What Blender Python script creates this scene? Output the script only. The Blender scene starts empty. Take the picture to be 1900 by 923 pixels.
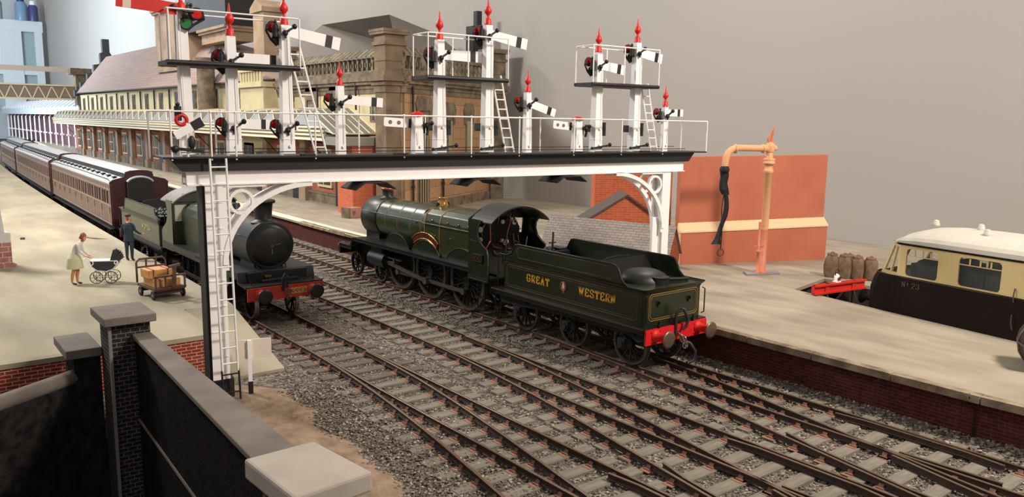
import bpy, bmesh, math, random
from mathutils import Vector, Matrix, Euler
random.seed(7)
C = bpy.context.scene.collection
PI = math.pi
sc = bpy.context.scene
# ---------------------------------------------------------------- camera
cam_d = bpy.data.cameras.new('camera'); cam = bpy.data.objects.new('camera', cam_d); C.objects.link(cam)
F_PX, PITCH, YAW, ROLL, CH = 1476.1, 0.1576, 0.67, 0.0158, 6.584
cam_d.sensor_width = 36.0; cam_d.lens = F_PX / 1900.0 * 36.0
cam_d.clip_start = 0.1; cam_d.clip_end = 2000
cam.location = (0, 0, CH)
cam.matrix_world = (Matrix.Translation((0, 0, CH)) @ Matrix.Rotation(-YAW, 4, 'Z') @ Matrix.Rotation(PI/2 - PITCH, 4, 'X')
                    @ Matrix.Rotation(ROLL, 4, 'Z'))
sc.camera = cam
# ---------------------------------------------------------------- world, lamps, exposure
w = bpy.data.worlds.new('room_light'); sc.world = w; w.use_nodes = True
w.node_tree.nodes['Background'].inputs[0].default_value = (1.0, 0.93, 0.87, 1)
w.node_tree.nodes['Background'].inputs[1].default_value = 0.40
def area(name, loc, target, size, energy, col):
    l = bpy.data.lights.new(name, 'AREA'); l.shape = 'DISK'; l.size = size; l.energy = energy; l.color = col
    o = bpy.data.objects.new(name, l); C.objects.link(o); o.location = loc
    d = Vector(target) - Vector(loc); o.rotation_euler = d.to_track_quat('-Z', 'Y').to_euler()
    return o
area('fill_light', (22, -6, 24), (17, 18, 0), 5.0, 11000, (1.0, 0.89, 0.78))
area('fill_light', (-4, 46, 26), (8, 48, 0), 6.0, 15000, (1.0, 0.95, 0.90))
area('fill_light', (10, 80, 36), (20, 82, 0), 10.0, 15000, (1.0, 0.94, 0.86))
area('fill_light', (31, 24, 27), (24, 28, 0), 6.0, 2600, (1.0, 0.93, 0.85))  # added fill lamp, brightens the dark back wall beside the station building
area('window_daylight', (-25, 160, 30), (37, 175, 22), 45.0, 120000, (0.74, 0.87, 1.0))
sc.view_settings.view_transform = 'Standard'; sc.view_settings.look = 'None'
sc.view_settings.gamma = 1.0; sc.view_settings.use_curve_mapping = False
sc.view_settings.exposure = 0.0
# ---------------------------------------------------------------- materials
def srgb(r, g, b):
    f = lambda c: (c/255/12.92) if c/255 <= .04045 else ((c/255+.055)/1.055)**2.4
    return (f(r), f(g), f(b), 1)
MATS = {}
def mat(name, col, rough=.6, metal=0, var=.0, vscale=3., bump=0., bscale=40., spec=.5, col2=None, stretch=None, detail=4):
    if name in MATS: return MATS[name]
    m = bpy.data.materials.new(name); m.use_nodes = True; nt = m.node_tree; b = nt.nodes['Principled BSDF']
    c = srgb(*col); b.inputs['Base Color'].default_value = c; b.inputs['Roughness'].default_value = rough
    b.inputs['Metallic'].default_value = metal; b.inputs['Specular IOR Level'].default_value = spec
    m.diffuse_color = c
    tc = nt.nodes.new('ShaderNodeTexCoord'); mp = nt.nodes.new('ShaderNodeMapping')
    nt.links.new(tc.outputs['Object'], mp.inputs[0])
    if stretch: mp.inputs['Scale'].default_value = stretch
    if var or col2:
        n = nt.nodes.new('ShaderNodeTexNoise'); n.inputs['Scale'].default_value = vscale; n.inputs['Detail'].default_value = detail
        nt.links.new(mp.outputs[0], n.inputs['Vector'])
        r = nt.nodes.new('ShaderNodeValToRGB'); r.color_ramp.elements[0].position = .35; r.color_ramp.elements[1].position = .65
        if col2: c2 = srgb(*col2)
        else: c2 = tuple(x*(1+var) for x in c[:3]) + (1,); c = tuple(x*(1-var) for x in c[:3]) + (1,)
        r.color_ramp.elements[0].color = c; r.color_ramp.elements[1].color = c2
        nt.links.new(n.outputs[0], r.inputs[0]); nt.links.new(r.outputs[0], b.inputs['Base Color'])
    if bump:
        n2 = nt.nodes.new('ShaderNodeTexNoise'); n2.inputs['Scale'].default_value = bscale; n2.inputs['Detail'].default_value = 5
        nt.links.new(mp.outputs[0], n2.inputs['Vector'])
        bp = nt.nodes.new('ShaderNodeBump'); bp.inputs['Strength'].default_value = bump; bp.inputs['Distance'].default_value = .03
        nt.links.new(n2.outputs[0], bp.inputs['Height']); nt.links.new(bp.outputs[0], b.inputs['Normal'])
    MATS[name] = m; return m
def brick(name, c1, c2, mortar, bw=.24, bh=.085, ms=.012, rough=.85, offs=.5, noise=.25, bump=.5):
    if name in MATS: return MATS[name]
    m = bpy.data.materials.new(name); m.use_nodes = True; nt = m.node_tree; b = nt.nodes['Principled BSDF']
    b.inputs['Roughness'].default_value = rough; b.inputs['Specular IOR Level'].default_value = .25
    uv = nt.nodes.new('ShaderNodeUVMap'); uv.uv_map = 'UVMap'
    t = nt.nodes.new('ShaderNodeTexBrick'); t.offset = offs
    nt.links.new(uv.outputs[0], t.inputs['Vector'])
    t.inputs['Color1'].default_value = srgb(*c1); t.inputs['Color2'].default_value = srgb(*c2); t.inputs['Mortar'].default_value = srgb(*mortar)
    t.inputs['Scale'].default_value = 1; t.inputs['Mortar Size'].default_value = ms; t.inputs['Mortar Smooth'].default_value = .3
    t.inputs['Brick Width'].default_value = bw; t.inputs['Row Height'].default_value = bh; t.inputs['Bias'].default_value = 0
    n = nt.nodes.new('ShaderNodeTexNoise'); n.inputs['Scale'].default_value = 5; n.inputs['Detail'].default_value = 6
    nt.links.new(uv.outputs[0], n.inputs['Vector'])
    mr = nt.nodes.new('ShaderNodeMapRange'); mr.inputs[3].default_value = 1-noise*1.6; mr.inputs[4].default_value = 1+noise*1.6
    nt.links.new(n.outputs[0], mr.inputs[0])
    mx = nt.nodes.new('ShaderNodeVectorMath'); mx.operation = 'SCALE'
    nt.links.new(t.outputs[0], mx.inputs[0]); nt.links.new(mr.outputs[0], mx.inputs['Scale'])
    nt.links.new(mx.outputs[0], b.inputs['Base Color'])
    if bump:
        bp = nt.nodes.new('ShaderNodeBump'); bp.inputs['Strength'].default_value = bump; bp.inputs['Distance'].default_value = .012; bp.invert = True
        nt.links.new(t.outputs['Fac'], bp.inputs['Height']); nt.links.new(bp.outputs[0], b.inputs['Normal'])
    MATS[name] = m; return m
def glass(name, col=(230, 235, 235), alpha=.35, rough=.05):
    if name in MATS: return MATS[name]
    m = bpy.data.materials.new(name); m.use_nodes = True; nt = m.node_tree; b = nt.nodes['Principled BSDF']
    b.inputs['Base Color'].default_value = srgb(*col); b.inputs['Roughness'].default_value = rough; b.inputs['Alpha'].default_value = alpha
    MATS[name] = m; return m
# ---------------------------------------------------------------- mesh building
def split(o):
    """each connected island of a mesh becomes a sibling object of the same name"""
    me = o.data; par = list(range(len(me.vertices)))
    def fd(i):
        while par[i] != i: par[i] = par[par[i]]; i = par[i]
        return i
    for e in me.edges: par[fd(e.vertices[0])] = fd(e.vertices[1])
    # prisms and capped cylinders share positions rather than indices: join by position
    seen = {}
    for v in me.vertices:
        k = (round(v.co.x, 4), round(v.co.y, 4), round(v.co.z, 4))
        if k in seen: par[fd(v.index)] = fd(seen[k])
        else: seen[k] = v.index
    g = {}
    for p in me.polygons: g.setdefault(fd(p.vertices[0]), []).append(p)
    if len(g) < 2: return [o]
    out = []
    for ps in g.values():
        vi = sorted({i for p in ps for i in p.vertices}); mp = {i: k for k, i in enumerate(vi)}
        c = sum((me.vertices[i].co for i in vi), Vector())/len(vi)
        m = MB(); m.v = [tuple(me.vertices[i].co) for i in vi]; m.f = [tuple(mp[i] for i in p.vertices) for p in ps]; m.mi = [p.material_index for p in ps]; m.sm = [p.use_smooth for p in ps]
        out.append(m.build(o.name.split('.')[0], list(me.materials), o.parent))
    bpy.data.objects.remove(o); return out
class MB:
    def __init__(s, off=(0, 0, 0), rz=0):
        s.v = []; s.f = []; s.mi = []; s.sm = []; s.k = 0; s.X = Matrix.Translation(-Vector(off)) ; s.smooth = False
        if rz: s.X = Matrix.Rotation(-rz, 4, 'Z') @ s.X
    def add(s, vs, fs, sm=None):
        b = len(s.v); s.v += [tuple(s.X @ Vector(p)) for p in vs]
        for f in fs: s.f.append(tuple(i + b for i in f)); s.mi.append(s.k); s.sm.append(s.smooth if sm is None else sm)
        return s
    def box(s, x0, x1, y0, y1, z0, z1):
        return s.add([(x0,y0,z0),(x1,y0,z0),(x1,y1,z0),(x0,y1,z0),(x0,y0,z1),(x1,y0,z1),(x1,y1,z1),(x0,y1,z1)],
                     [(0,3,2,1),(4,5,6,7),(0,1,5,4),(1,2,6,5),(2,3,7,6),(3,0,4,7)])
    def cbox(s, c, d, rot=(0, 0, 0)):
        R = Euler(rot).to_matrix(); x, y, z = d[0]/2, d[1]/2, d[2]/2; c = Vector(c)
        vs = [c + R @ Vector(p) for p in [(-x,-y,-z),(x,-y,-z),(x,y,-z),(-x,y,-z),(-x,-y,z),(x,-y,z),(x,y,z),(-x,y,z)]]
        return s.add(vs, [(0,3,2,1),(4,5,6,7),(0,1,5,4),(1,2,6,5),(2,3,7,6),(3,0,4,7)])
    def bar(s, a, b, wd, ht=None, up=(0, 0, 1)):
        a, b = Vector(a), Vector(b); ht = ht or wd; d = (b-a).normalized(); u = Vector(up)
        if abs(d.dot(u)) > .98: u = Vector((1, 0, 0))
        x = d.cross(u).normalized(); y = x.cross(d).normalized()
        vs = [p + x*i*wd/2 + y*j*ht/2 for p in (a, b) for i, j in ((-1,-1),(1,-1),(1,1),(-1,1))]
        return s.add(vs, [(3,2,1,0),(4,5,6,7),(0,1,5,4),(1,2,6,5),(2,3,7,6),(3,0,4,7)])
    def frame(s, d):
        d = Vector(d).normalized(); u = Vector((0, 0, 1)) if abs(d.z) < .9 else Vector((0, 1, 0))
        x = d.cross(u).normalized(); y = x.cross(d); return x, y
    def cyl(s, a, b, r0, r1=None, n=14, caps=True):
        r1 = r0 if r1 is None else r1; a, b = Vector(a), Vector(b); x, y = s.frame(b-a)
        vs = [p + (x*math.cos(t) + y*math.sin(t))*r for p, r in ((a, r0), (b, r1)) for t in [2*PI*i/n for i in range(n)]]
        s.add(vs, [(i, (i+1)%n, n+(i+1)%n, n+i) for i in range(n)], True)
        if caps: s.add(vs, [tuple(range(n-1,-1,-1)), tuple(range(n, 2*n))], False)
        return s
    def lathe(s, a, d, prof, n=16, sm=True):
        """prof: list of (distance along d, radius)"""
        a = Vector(a); d = Vector(d).normalized(); x, y = s.frame(d); vs = []
        for h, r in prof:
            for i in range(n): t = 2*PI*i/n; vs.append(a + d*h + (x*math.cos(t)+y*math.sin(t))*max(r, 1e-4))
        m = len(prof)
        s.add(vs, [(j*n+i, j*n+(i+1)%n, (j+1)*n+(i+1)%n, (j+1)*n+i) for j in range(m-1) for i in range(n)], sm)
        s.add(vs, [tuple(range(n-1,-1,-1)), tuple(range((m-1)*n, m*n))], False); return s
    def tube(s, pts, r, n=6, closed=False):
        P = [Vector(p) for p in pts]; m = len(P); vs = []; px = None
        for i, p in enumerate(P):
            if closed: d = P[(i+1)%m] - P[i-1]
            else: d = P[min(i+1, m-1)] - P[max(i-1, 0)]
            d.normalize()
            if px is None: x, y = s.frame(d)
            else:
                x = (px - d*px.dot(d)).normalized(); y = x.cross(d)
            px = x; rr = r[i] if isinstance(r, (list, tuple)) else r
            vs += [p + (x*math.cos(2*PI*k/n) + y*math.sin(2*PI*k/n))*rr for k in range(n)]
        fs = [(j*n+k, j*n+(k+1)%n, ((j+1)%m)*n+(k+1)%n, ((j+1)%m)*n+k) for j in range(m if closed else m-1) for k in range(n)]
        s.add(vs, fs, True)
        if not closed: s.add(vs, [tuple(range(n-1,-1,-1)), tuple(range((m-1)*n, m*n))], False)
        return s
    def prism(s, poly, o, u, v, depth):
        """2-D polygon (u,v) at origin o with axes u,v, extruded by the vector depth"""
        o, u, v, dp = Vector(o), Vector(u), Vector(v), Vector(depth); n = len(poly)
        A = [o + u*a + v*b for a, b in poly]; vs = A + [p + dp for p in A]
        return s.add(vs, [tuple(range(n-1,-1,-1)), tuple(range(n, 2*n))] + [(i, (i+1)%n, n+(i+1)%n, n+i) for i in range(n)])
    def yprism(s, poly, x0, x1): return s.prism(poly, (x0,0,0), (0,1,0), (0,0,1), (x1-x0,0,0))   # profile in (y,z)
    def xprism(s, poly, y0, y1): return s.prism(poly, (0,y0,0), (1,0,0), (0,0,1), (0,y1-y0,0))   # profile in (x,z)
    def zprism(s, poly, z0, z1): return s.prism(poly, (0,0,z0), (1,0,0), (0,1,0), (0,0,z1-z0))
    def sphere(s, c, r, n=12, m=8):
        if not isinstance(r, (tuple, list)): r = (r, r, r)
        vs = [(c[0]+r[0]*math.sin(PI*j/m)*math.cos(2*PI*i/n), c[1]+r[1]*math.sin(PI*j/m)*math.sin(2*PI*i/n), c[2]+r[2]*math.cos(PI*j/m)) for j in range(m+1) for i in range(n)]
        return s.add(vs, [(j*n+i, (j+1)*n+i, (j+1)*n+(i+1)%n, j*n+(i+1)%n) for j in range(m) for i in range(n)], True)
    def ring(s, c, axis, R, r, n=24, k=6):
        x, y = s.frame(axis); c = Vector(c)
        return s.tube([c + (x*math.cos(2*PI*i/n)+y*math.sin(2*PI*i/n))*R for i in range(n)], r, k, True)
    def wall(s, o, u, length, z0, z1, holes, th, nrm):
        """wall from o along u with rectangular holes (a0,a1,b0,b1) and thickness th along nrm"""
        o, u, nrm = Vector(o), Vector(u).normalized(), Vector(nrm).normalized(); up = Vector((0,0,1))
        xs = sorted({0, length} | {h[0] for h in holes} | {h[1] for h in holes})
        zs = sorted({z0, z1} | {h[2] for h in holes} | {h[3] for h in holes})
        def hole(a, b): return any(h[0]-1e-6 <= a and h[1]+1e-6 >= b_ and h[2]-1e-6 <= c_ and h[3]+1e-6 >= d_ for h in holes for (b_, c_, d_) in [b])
        for i in range(len(xs)-1):
            run = None
            for j in range(len(zs)-1):
                a, b, c, d = xs[i], xs[i+1], zs[j], zs[j+1]
                if hole(a, (b, c, d)): continue
                P = [o+u*a+up*c, o+u*b+up*c, o+u*b+up*d, o+u*a+up*d]; Q = [p+nrm*th for p in P]
                s.add(P+Q, [(0,1,2,3),(7,6,5,4),(0,4,5,1),(1,5,6,2),(2,6,7,3),(3,7,4,0)])
        return s
    def build(s, name, mats, parent=None, loc=None, rz=0, bevel=0):
        me = bpy.data.meshes.new(name); me.from_pydata(s.v, [], s.f)
        if not isinstance(mats, (list, tuple)): mats = [mats]
        for m in mats: me.materials.append(m)
        me.polygons.foreach_set('material_index', s.mi); me.polygons.foreach_set('use_smooth', s.sm)
        uv = me.uv_layers.new(name='UVMap'); me.update()
        L = [0.0]*(2*len(me.loops)); V = s.v
        for p in me.polygons:
            nx, ny, nz = abs(p.normal.x), abs(p.normal.y), abs(p.normal.z)
            if nz > .75:
                a = (0, 1)
            elif nx > ny: a = (1, 2)
            else: a = (0, 2)
            sl = 1.0 if nz > .75 else (1/max(math.sqrt(1-nz*nz), .3))
            for li in p.loop_indices:
                q = V[me.loops[li].vertex_index]; L[2*li] = q[a[0]]; L[2*li+1] = q[a[1]]*(sl if a[1] == 2 else 1)
        uv.data.foreach_set('uv', L)
        o = bpy.data.objects.new(name, me); C.objects.link(o)
        if parent: o.parent = parent
        if loc: o.location = loc
        if rz: o.rotation_euler = (0, 0, rz)
        if bevel:
            md = o.modifiers.new('bevel', 'BEVEL'); md.width = bevel; md.segments = 2; md.limit_method = 'ANGLE'
        return o
def thing(name, label, cat, loc=(0,0,0), rz=0, group=None):
    o = bpy.data.objects.new(name, None); C.objects.link(o); o.empty_display_size = .2
    o.location = loc; o.rotation_euler = (0, 0, rz); return tag(o, label, cat, group)
def tag(o, label, cat, group=None, kind=None):
    o['label'] = label; o['category'] = cat
    if group: o['group'] = group
    if kind: o['kind'] = kind
    return o
def struct(o): o['kind'] = 'structure'; return o
def dup(root, loc, rz=None, label=None, group=None):
    r = root.copy(); C.objects.link(r); r.location = loc
    if rz is not None: r.rotation_euler = (0, 0, rz)
    if label: r['label'] = label
    if group: r['group'] = group
    for ch in list(root.children):
        c = ch.copy(); C.objects.link(c); c.parent = r
        for g in list(ch.children):
            d = g.copy(); C.objects.link(d); d.parent = c
    return r
def arc(cx, cy, r, a0, a1, n):   # degrees
    return [(cx + r*math.cos(math.radians(a0+(a1-a0)*i/n)), cy + r*math.sin(math.radians(a0+(a1-a0)*i/n))) for i in range(n+1)]
# ---- slab lettering from strokes: 4 wide x 6 high
GL = {
 'G': [[(4,4.8),(3.2,6),(1,6),(0,4.6),(0,1.4),(1,0),(3,0),(4,1),(4,2.8),(2.6,2.8)]],
 'R': [[(0.6,0),(0.6,6)],[(0,6),(2.8,6),(3.8,5.2),(3.8,3.9),(2.8,3.1),(0.6,3.1)],[(2,3.1),(3.9,0)],[(-.2,0),(1.4,0)],[(3.3,0),(4.4,0)]],
 'E': [[(0.6,0),(0.6,6)],[(0,6),(3.8,6),(3.8,4.9)],[(0,0),(4,0),(4,1.2)],[(0.6,3.1),(2.8,3.1)]],
 'A': [[(0.3,0),(2,6),(3.7,0)],[(1,2),(3,2)],[(-.4,0),(1,0)],[(3,0),(4.4,0)]],
 'T': [[(2,0),(2,6)],[(0,4.8),(0,6),(4,6),(4,4.8)],[(1.2,0),(2.8,0)]],
 'W': [[(0,6),(1.1,0),(2.2,5.4),(3.3,0),(4.4,6)],[(-.6,6),(.7,6)],[(3.8,6),(5,6)]],
 'S': [[(3.8,4.8),(3,6),(1,6),(0.1,5),(0.4,3.6),(3.5,2.5),(3.9,1.2),(3,0),(1,0),(0,1.2)]],
 'N': [[(0.5,0),(0.5,6),(3.6,0),(3.6,6)],[(-.2,6),(.6,6)],[(-.2,0),(1.2,0)],[(2.9,6),(4.3,6)]],
 '6': [[(3.6,5),(2.8,6),(1.2,6),(.2,4.6),(.2,1.3),(1,0),(3,0),(3.9,1.2),(3.8,2.6),(3,3.4),(1,3.4),(.2,2.4)]],
 '3': [[(.2,5),(1,6),(3,6),(3.7,5),(3.6,3.8),(2,3.2),(3.8,2.5),(3.9,1.1),(3,0),(1,0),(.1,1)]],
 '4': [[(3,0),(3,6),(0,1.8),(4.2,1.8)]], '0': [[(1,0),(0,1.4),(0,4.6),(1,6),(3,6),(4,4.6),(4,1.4),(3,0),(1,0)]],
 '2': [[(.1,4.8),(1,6),(3,6),(3.9,4.9),(3.7,3.6),(.1,0),(4,0)]], 'o': [[(1,3),(0.4,3.8),(.4,5.2),(1.2,6),(2,5.2),(2,3.8),(1.2,3)],[(.4,2),(2,2)]],
}
def letters(mb, text, o, u, v, h, gap=1.6, wt=.9, th=.012):
    """raised letters starting at o along u, up v, facing u x v"""
    o, u, v = Vector(o), Vector(u).normalized(), Vector(v).normalized(); nn = u.cross(v).normalized(); k = h/6.0; x = 0
    for ch in text:
        if ch == ' ': x += 4; continue
        for st in GL[ch]:
            for (a, b), (c, d) in zip(st, st[1:]):
                L = math.hypot(c-a, d-b); e = wt*.35
                ux, uy = (c-a)/L, (d-b)/L
                wd = wt*(1.25 if abs(uy) > .7 else .75)
                A = o+u*(x+a-ux*e)*k+v*(b-uy*e)*k; B = o+u*(x+c+ux*e)*k+v*(d+uy*e)*k
                mb.bar(A+nn*th/2, B+nn*th/2, wd*k, th, up=nn)
        x += 4 + gap + (.8 if ch == 'W' else 0)
    return x*k
# ================================================================= setting: walls, ground, platforms
def dA(y): return 0 if y < 30 else .012*(y-30) + .00025*(y-30)**2
M_wall = mat('wall paint', (168, 163, 158), .9, var=.02, vscale=.05)
M_wallL = mat('end wall paint', (196, 202, 206), .9, var=.02, vscale=.05)
m = MB(); m.box(38, 38.5, -30, 265, -3, 75); struct(m.build('wall_back', M_wall))
m = MB(); m.box(-60, 38.5, 265, 266, -3, 75); struct(m.build('wall_end', M_wallL))
# ballast bed with real relief
def ballast_mat():
    m = bpy.data.materials.new('ballast'); m.use_nodes = True; nt = m.node_tree; b = nt.nodes['Principled BSDF']
    b.inputs['Roughness'].default_value = .95; b.inputs['Specular IOR Level'].default_value = .2
    tc = nt.nodes.new('ShaderNodeTexCoord')
    v = nt.nodes.new('ShaderNodeTexVoronoi'); v.inputs['Scale'].default_value = 16
    nt.links.new(tc.outputs['Object'], v.inputs['Vector'])
    r = nt.nodes.new('ShaderNodeValToRGB'); r.color_ramp.interpolation = 'LINEAR'
    for i, (p, c) in enumerate([(0, (78, 70, 62)), (.35, (100, 92, 84)), (.7, (130, 120, 109)), (1, (160, 148, 136))]):
        e = r.color_ramp.elements[i] if i < 2 else r.color_ramp.elements.new(p)
        e.position = p; e.color = srgb(*c)
    sp = nt.nodes.new('ShaderNodeSeparateColor'); nt.links.new(v.outputs['Color'], sp.inputs[0]); nt.links.new(sp.outputs[0], r.inputs[0])
    n = nt.nodes.new('ShaderNodeTexNoise'); n.inputs['Scale'].default_value = .6; n.inputs['Detail'].default_value = 3
    nt.links.new(tc.outputs['Object'], n.inputs['Vector'])
    mr = nt.nodes.new('ShaderNodeMapRange'); mr.inputs[1].default_value = .3; mr.inputs[2].default_value = .7; mr.inputs[3].default_value = .72; mr.inputs[4].default_value = 1.15; nt.links.new(n.outputs[0], mr.inputs[0])
    mx = nt.nodes.new('ShaderNodeVectorMath'); mx.operation = 'SCALE'; nt.links.new(r.outputs[0], mx.inputs[0]); nt.links.new(mr.outputs[0], mx.inputs['Scale'])
    nt.links.new(mx.outputs[0], b.inputs['Base Color'])
    bp = nt.nodes.new('ShaderNodeBump'); bp.invert = True; bp.inputs['Strength'].default_value = 1; bp.inputs['Distance'].default_value = .035
    nt.links.new(v.outputs['Distance'], bp.inputs['Height']); nt.links.new(bp.outputs[0], b.inputs['Normal'])
    return m
M_ball = ballast_mat()
GZ = -.20
m = MB(); m.zprism([(4.1, -30), (38, -30), (38, 265), (-40, 265), (-40, 21.1), (4.1, 19.2)], GZ-.6, GZ); struct(m.build('floor', M_ball))
m = MB(); m.box(-60, 60, -60, 265, -6.1, -6); struct(m.build('floor', mat('room floor', (90, 84, 80), .8)))
# loose stones, one uncountable object
def stone_field(name, spots, mats, label):
    base = [(-1,-.2,-.6),(1,.1,-.7),(.1,1,-.5),(-.1,-1,-.4),(.2,.1,1),(-.6,.6,.4),(.7,-.6,.5)]
    bm = bmesh.new(); [bm.verts.new(p) for p in base]; bmesh.ops.convex_hull(bm, input=bm.verts); bm.verts.ensure_lookup_table()
    bv = [tuple(v.co) for v in bm.verts]; bf = [tuple(v.index for v in f.verts) for f in bm.faces]; bm.free()
    V = []; Fs = []; K = []
    for (x, y, z, s) in spots:
        a = random.random()*6.28; ca, sa = math.cos(a)*s, math.sin(a)*s; t = random.uniform(.5, 1)*s; fl = random.choice((1, -1)); b0 = len(V)
        for p in bv: V.append((x+p[0]*ca-p[1]*sa, y+p[0]*sa+p[1]*ca*random.uniform(.75,1), z+p[2]*t*fl))
        k = random.randrange(len(mats))
        for f in bf: Fs.append(tuple(i+b0 for i in f)); K.append(k)
    me = bpy.data.meshes.new(name); me.from_pydata(V, [], Fs)
    for q in mats: me.materials.append(q)
    me.polygons.foreach_set('material_index', K)
    o = bpy.data.objects.new(name, me); C.objects.link(o); return tag(o, label, 'ballast', None, 'stuff')
SM = [mat('stone dark', (88, 80, 73), .9), mat('stone mid', (112, 103, 94), .9), mat('stone mid', (112, 103, 94), .9), mat('stone mid', (112, 103, 94), .9), mat('stone brown', (104, 90, 78), .9), mat('stone brown', (104, 90, 78), .9), mat('stone pale', (134, 125, 114), .85), mat('stone pale', (134, 125, 114), .85)] + ([mat('stone light', (172, 162, 148), .8)])
spots = []
for _ in range(90000):
    d = random.uniform(6.5, 36)**1.0; a = YAW + random.uniform(-.42, .62); x, y = d*math.sin(a), d*math.cos(a)
    if x < 6.2 + max(0, (16-y))*-.12 or x > 18.45 or y < 2.5 or y > 44: continue
    if x < 7.5 and y > 17.5: continue
    s = random.uniform(.016, .036); spots.append((x, y, GZ + random.uniform(0, .025), s))
for _ in range(9000):   # heaped against the platform wall
    y = random.uniform(3, 20); x = 18.42 - abs(random.gauss(0, .28)); spots.append((x, y, GZ + .02 + max(0, .16*(1-(18.42-x)/.5)) * random.random(), random.uniform(.03, .065)))
for _ in range(9000):
    y = random.uniform(8, 18.5); x = 8.1 + random.gauss(0, .7) - (18-y)*.05; spots.append((x, y, GZ + random.uniform(0, .06), random.uniform(.018, .038)))
stone_field('ballast_stones', spots, SM, 'grey and brown stone ballast spread between and beside the tracks')
# bare earth by the retaining wall
M_dirt = mat('earth', (122, 100, 80), .95, col2=(150, 128, 104), vscale=3, bump=.8, bscale=30)
me_v = []; me_f = []
NX, NY = 26, 44
for j in range(NY+1):
    for i in range(NX+1):
        y = 8.0 + j*.28; x1 = 7.6 - max(0, 16.5-y)*.07 + .25*math.sin(y*2.1)*math.sin(y*.7) - (.0 if y < 18.5 else (y-18.5)*.6); x0 = 4.2
        x = x0 + (x1-x0)*i/NX
        e = min(1, (x1-x)/.6)
        me_v.append((x, y, GZ - .02 + .12*e + .02*math.sin(x*9+y*7)*e))
for j in range(NY):
    for i in range(NX): a = j*(NX+1)+i; me_f.append((a, a+1, a+NX+2, a+NX+1))
me = bpy.data.meshes.new('ground'); me.from_pydata(me_v, [], me_f); me.materials.append(M_dirt)
o = bpy.data.objects.new('ground', me); C.objects.link(o); struct(o)

# ---------------------------------------------------------------- platforms
M_red = brick('red brick', (150, 60, 40), (124, 48, 34), (190, 158, 134), .26, .09, .012)
M_dred = brick('dark red brick', (84, 34, 30), (62, 27, 25), (96, 62, 54), .24, .085, .009, noise=.35)
M_slabL = mat('left platform paving', (138, 129, 108), .85, col2=(162, 153, 131), vscale=.7, bump=.15, bscale=8, stretch=(1, .35, 1))
M_slabR = mat('right platform paving', (140, 130, 112), .85, col2=(163, 152, 134), vscale=.9, bump=.15, bscale=8, stretch=(1.6, .5, 1))
M_edge = mat('worn stone edge', (96, 82, 66), .85, col2=(150, 134, 110), vscale=2.5)
M_cream = mat('cream edge paint', (236, 226, 190), .7, var=.04)
M_soot = mat('sooty wall', (66, 50, 46), .9, col2=(48, 38, 36), vscale=1)
# left platform: deck polygon with curved track edge, ramp at its end
ys = [24.2, 27, 30, 36, 44, 54, 66, 80, 95, 110, 130, 160, 200]
edge = [(8.22 + dA(y) - (.0 if y > 30 else (30-y)*.012), y) for y in ys]
m = MB()
poly = [(-30, 21.0), (6.72, 21.0), (6.72, 24.2)] + edge + [(-30, 200)]
m.k = 0; m.zprism(poly, .78, .9); P = m.build('left_platform', M_slabL)
root = thing('platform', 'pale stone station platform on the left with the woman, pram and porter on it', 'platform', (0, 0, 0)); P.name = 'paving'; P.parent = root
m = MB(); m.box(-30, 6.72, 21.04, 21.3, GZ, .78); m.box(6.5, 6.76, 20.35, 24.2, GZ, .0); m.yprism([(20.35, GZ), (24.2, GZ), (24.2, .78), (21.3, .2)], 6.5, 6.76); m.yprism([(21.0,.0),(24.2,.0),(24.2,.78),(21.0,.78)], 6.5, 6.74)
m.build('brick_end_wall', M_red, root)
m = MB()
for (x0, y0), (x1, y1) in zip(edge, edge[1:]): m.bar((x0-.15, y0, .28), (x1-.15, y1, .28), .2, 1.0)
m.build('side_wall', M_soot, root)
m = MB(); m.yprism([(20.15, GZ), (20.15, -.12), (24.2, .9), (24.2, GZ)], 6.76, 8.14); m.build('ramp', M_slabL, root)
# right platform (with the bay cut into it)
def eR(y): return 18.1 + (.012*(y-42)+.00025*(y-42)**2 if y > 42 else 0) + (.012*(7-y) + .03*max(0, 7-y)**1.3 if y < 7 else 0)
ysr = [-6, 0, 3, 5, 7, 9, 12, 15, 20, 26, 34, 42, 50, 60, 75, 90, 110, 135, 165, 200]
bay = lambda y: 24.52 - .146*(12.55-y)
root = thing('platform', 'long stone platform on the right with dark red brick edge wall and railcar bay', 'platform', (0, 0, 0))
m = MB(); poly = [(eR(y), y) for y in ysr] + [(37.98, 200), (37.98, 15.9), (27.75, 15.9), (24.95, 15.4), (bay(-6), -6)]
m.zprism(poly, .78, .9); m.zprism([(27.75, 15.9), (37.98, 15.9), (37.98, -6), (bay(-6)+3.1, -6), (bay(14)+3.1, 14)], .78, .9); m.build('paving', M_slabR, root)
m = MB()
for a, b in zip(ysr, ysr[1:]): m.bar((eR(a)+.28, a, (.78+GZ)/2), (eR(b)+.28, b, (.78+GZ)/2), .2, .78-GZ)
m.build('brick_face', M_dred, root)
m = MB(); y = -5.
while y < 41:
    L = random.uniform(1.7, 2.1); a, b = y, y+L-.03
    z = random.uniform(.775, .79); m.bar((eR(a)+.10, a, z+.05), (eR(b)+.10, b, z+.05), .26+random.uniform(-.02, .02), .17); y += L
m.build('edge_stones', M_edge, root)
m = MB()
for a, b in zip(ysr, ysr[1:]):
    if a >= 20: m.bar((eR(a)+.28, a, .895), (eR(b)+.28, b, .895), .62, .03)
m.build('painted_edge', M_cream, root)
m = MB()
for a, b in ((-6, 15.4),): m.bar((bay(a)-.1, a, (.78+GZ)/2), (bay(b)-.1, b, (.78+GZ)/2), .2, .78-GZ); m.bar((bay(a)+3.2, a, (.78+GZ)/2), (bay(b)+3.2, b, (.78+GZ)/2), .2, .78-GZ)
m.box(24.7, 27.9, 15.9, 16.1, GZ, .78); m.build('bay_wall', M_soot, root)
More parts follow.
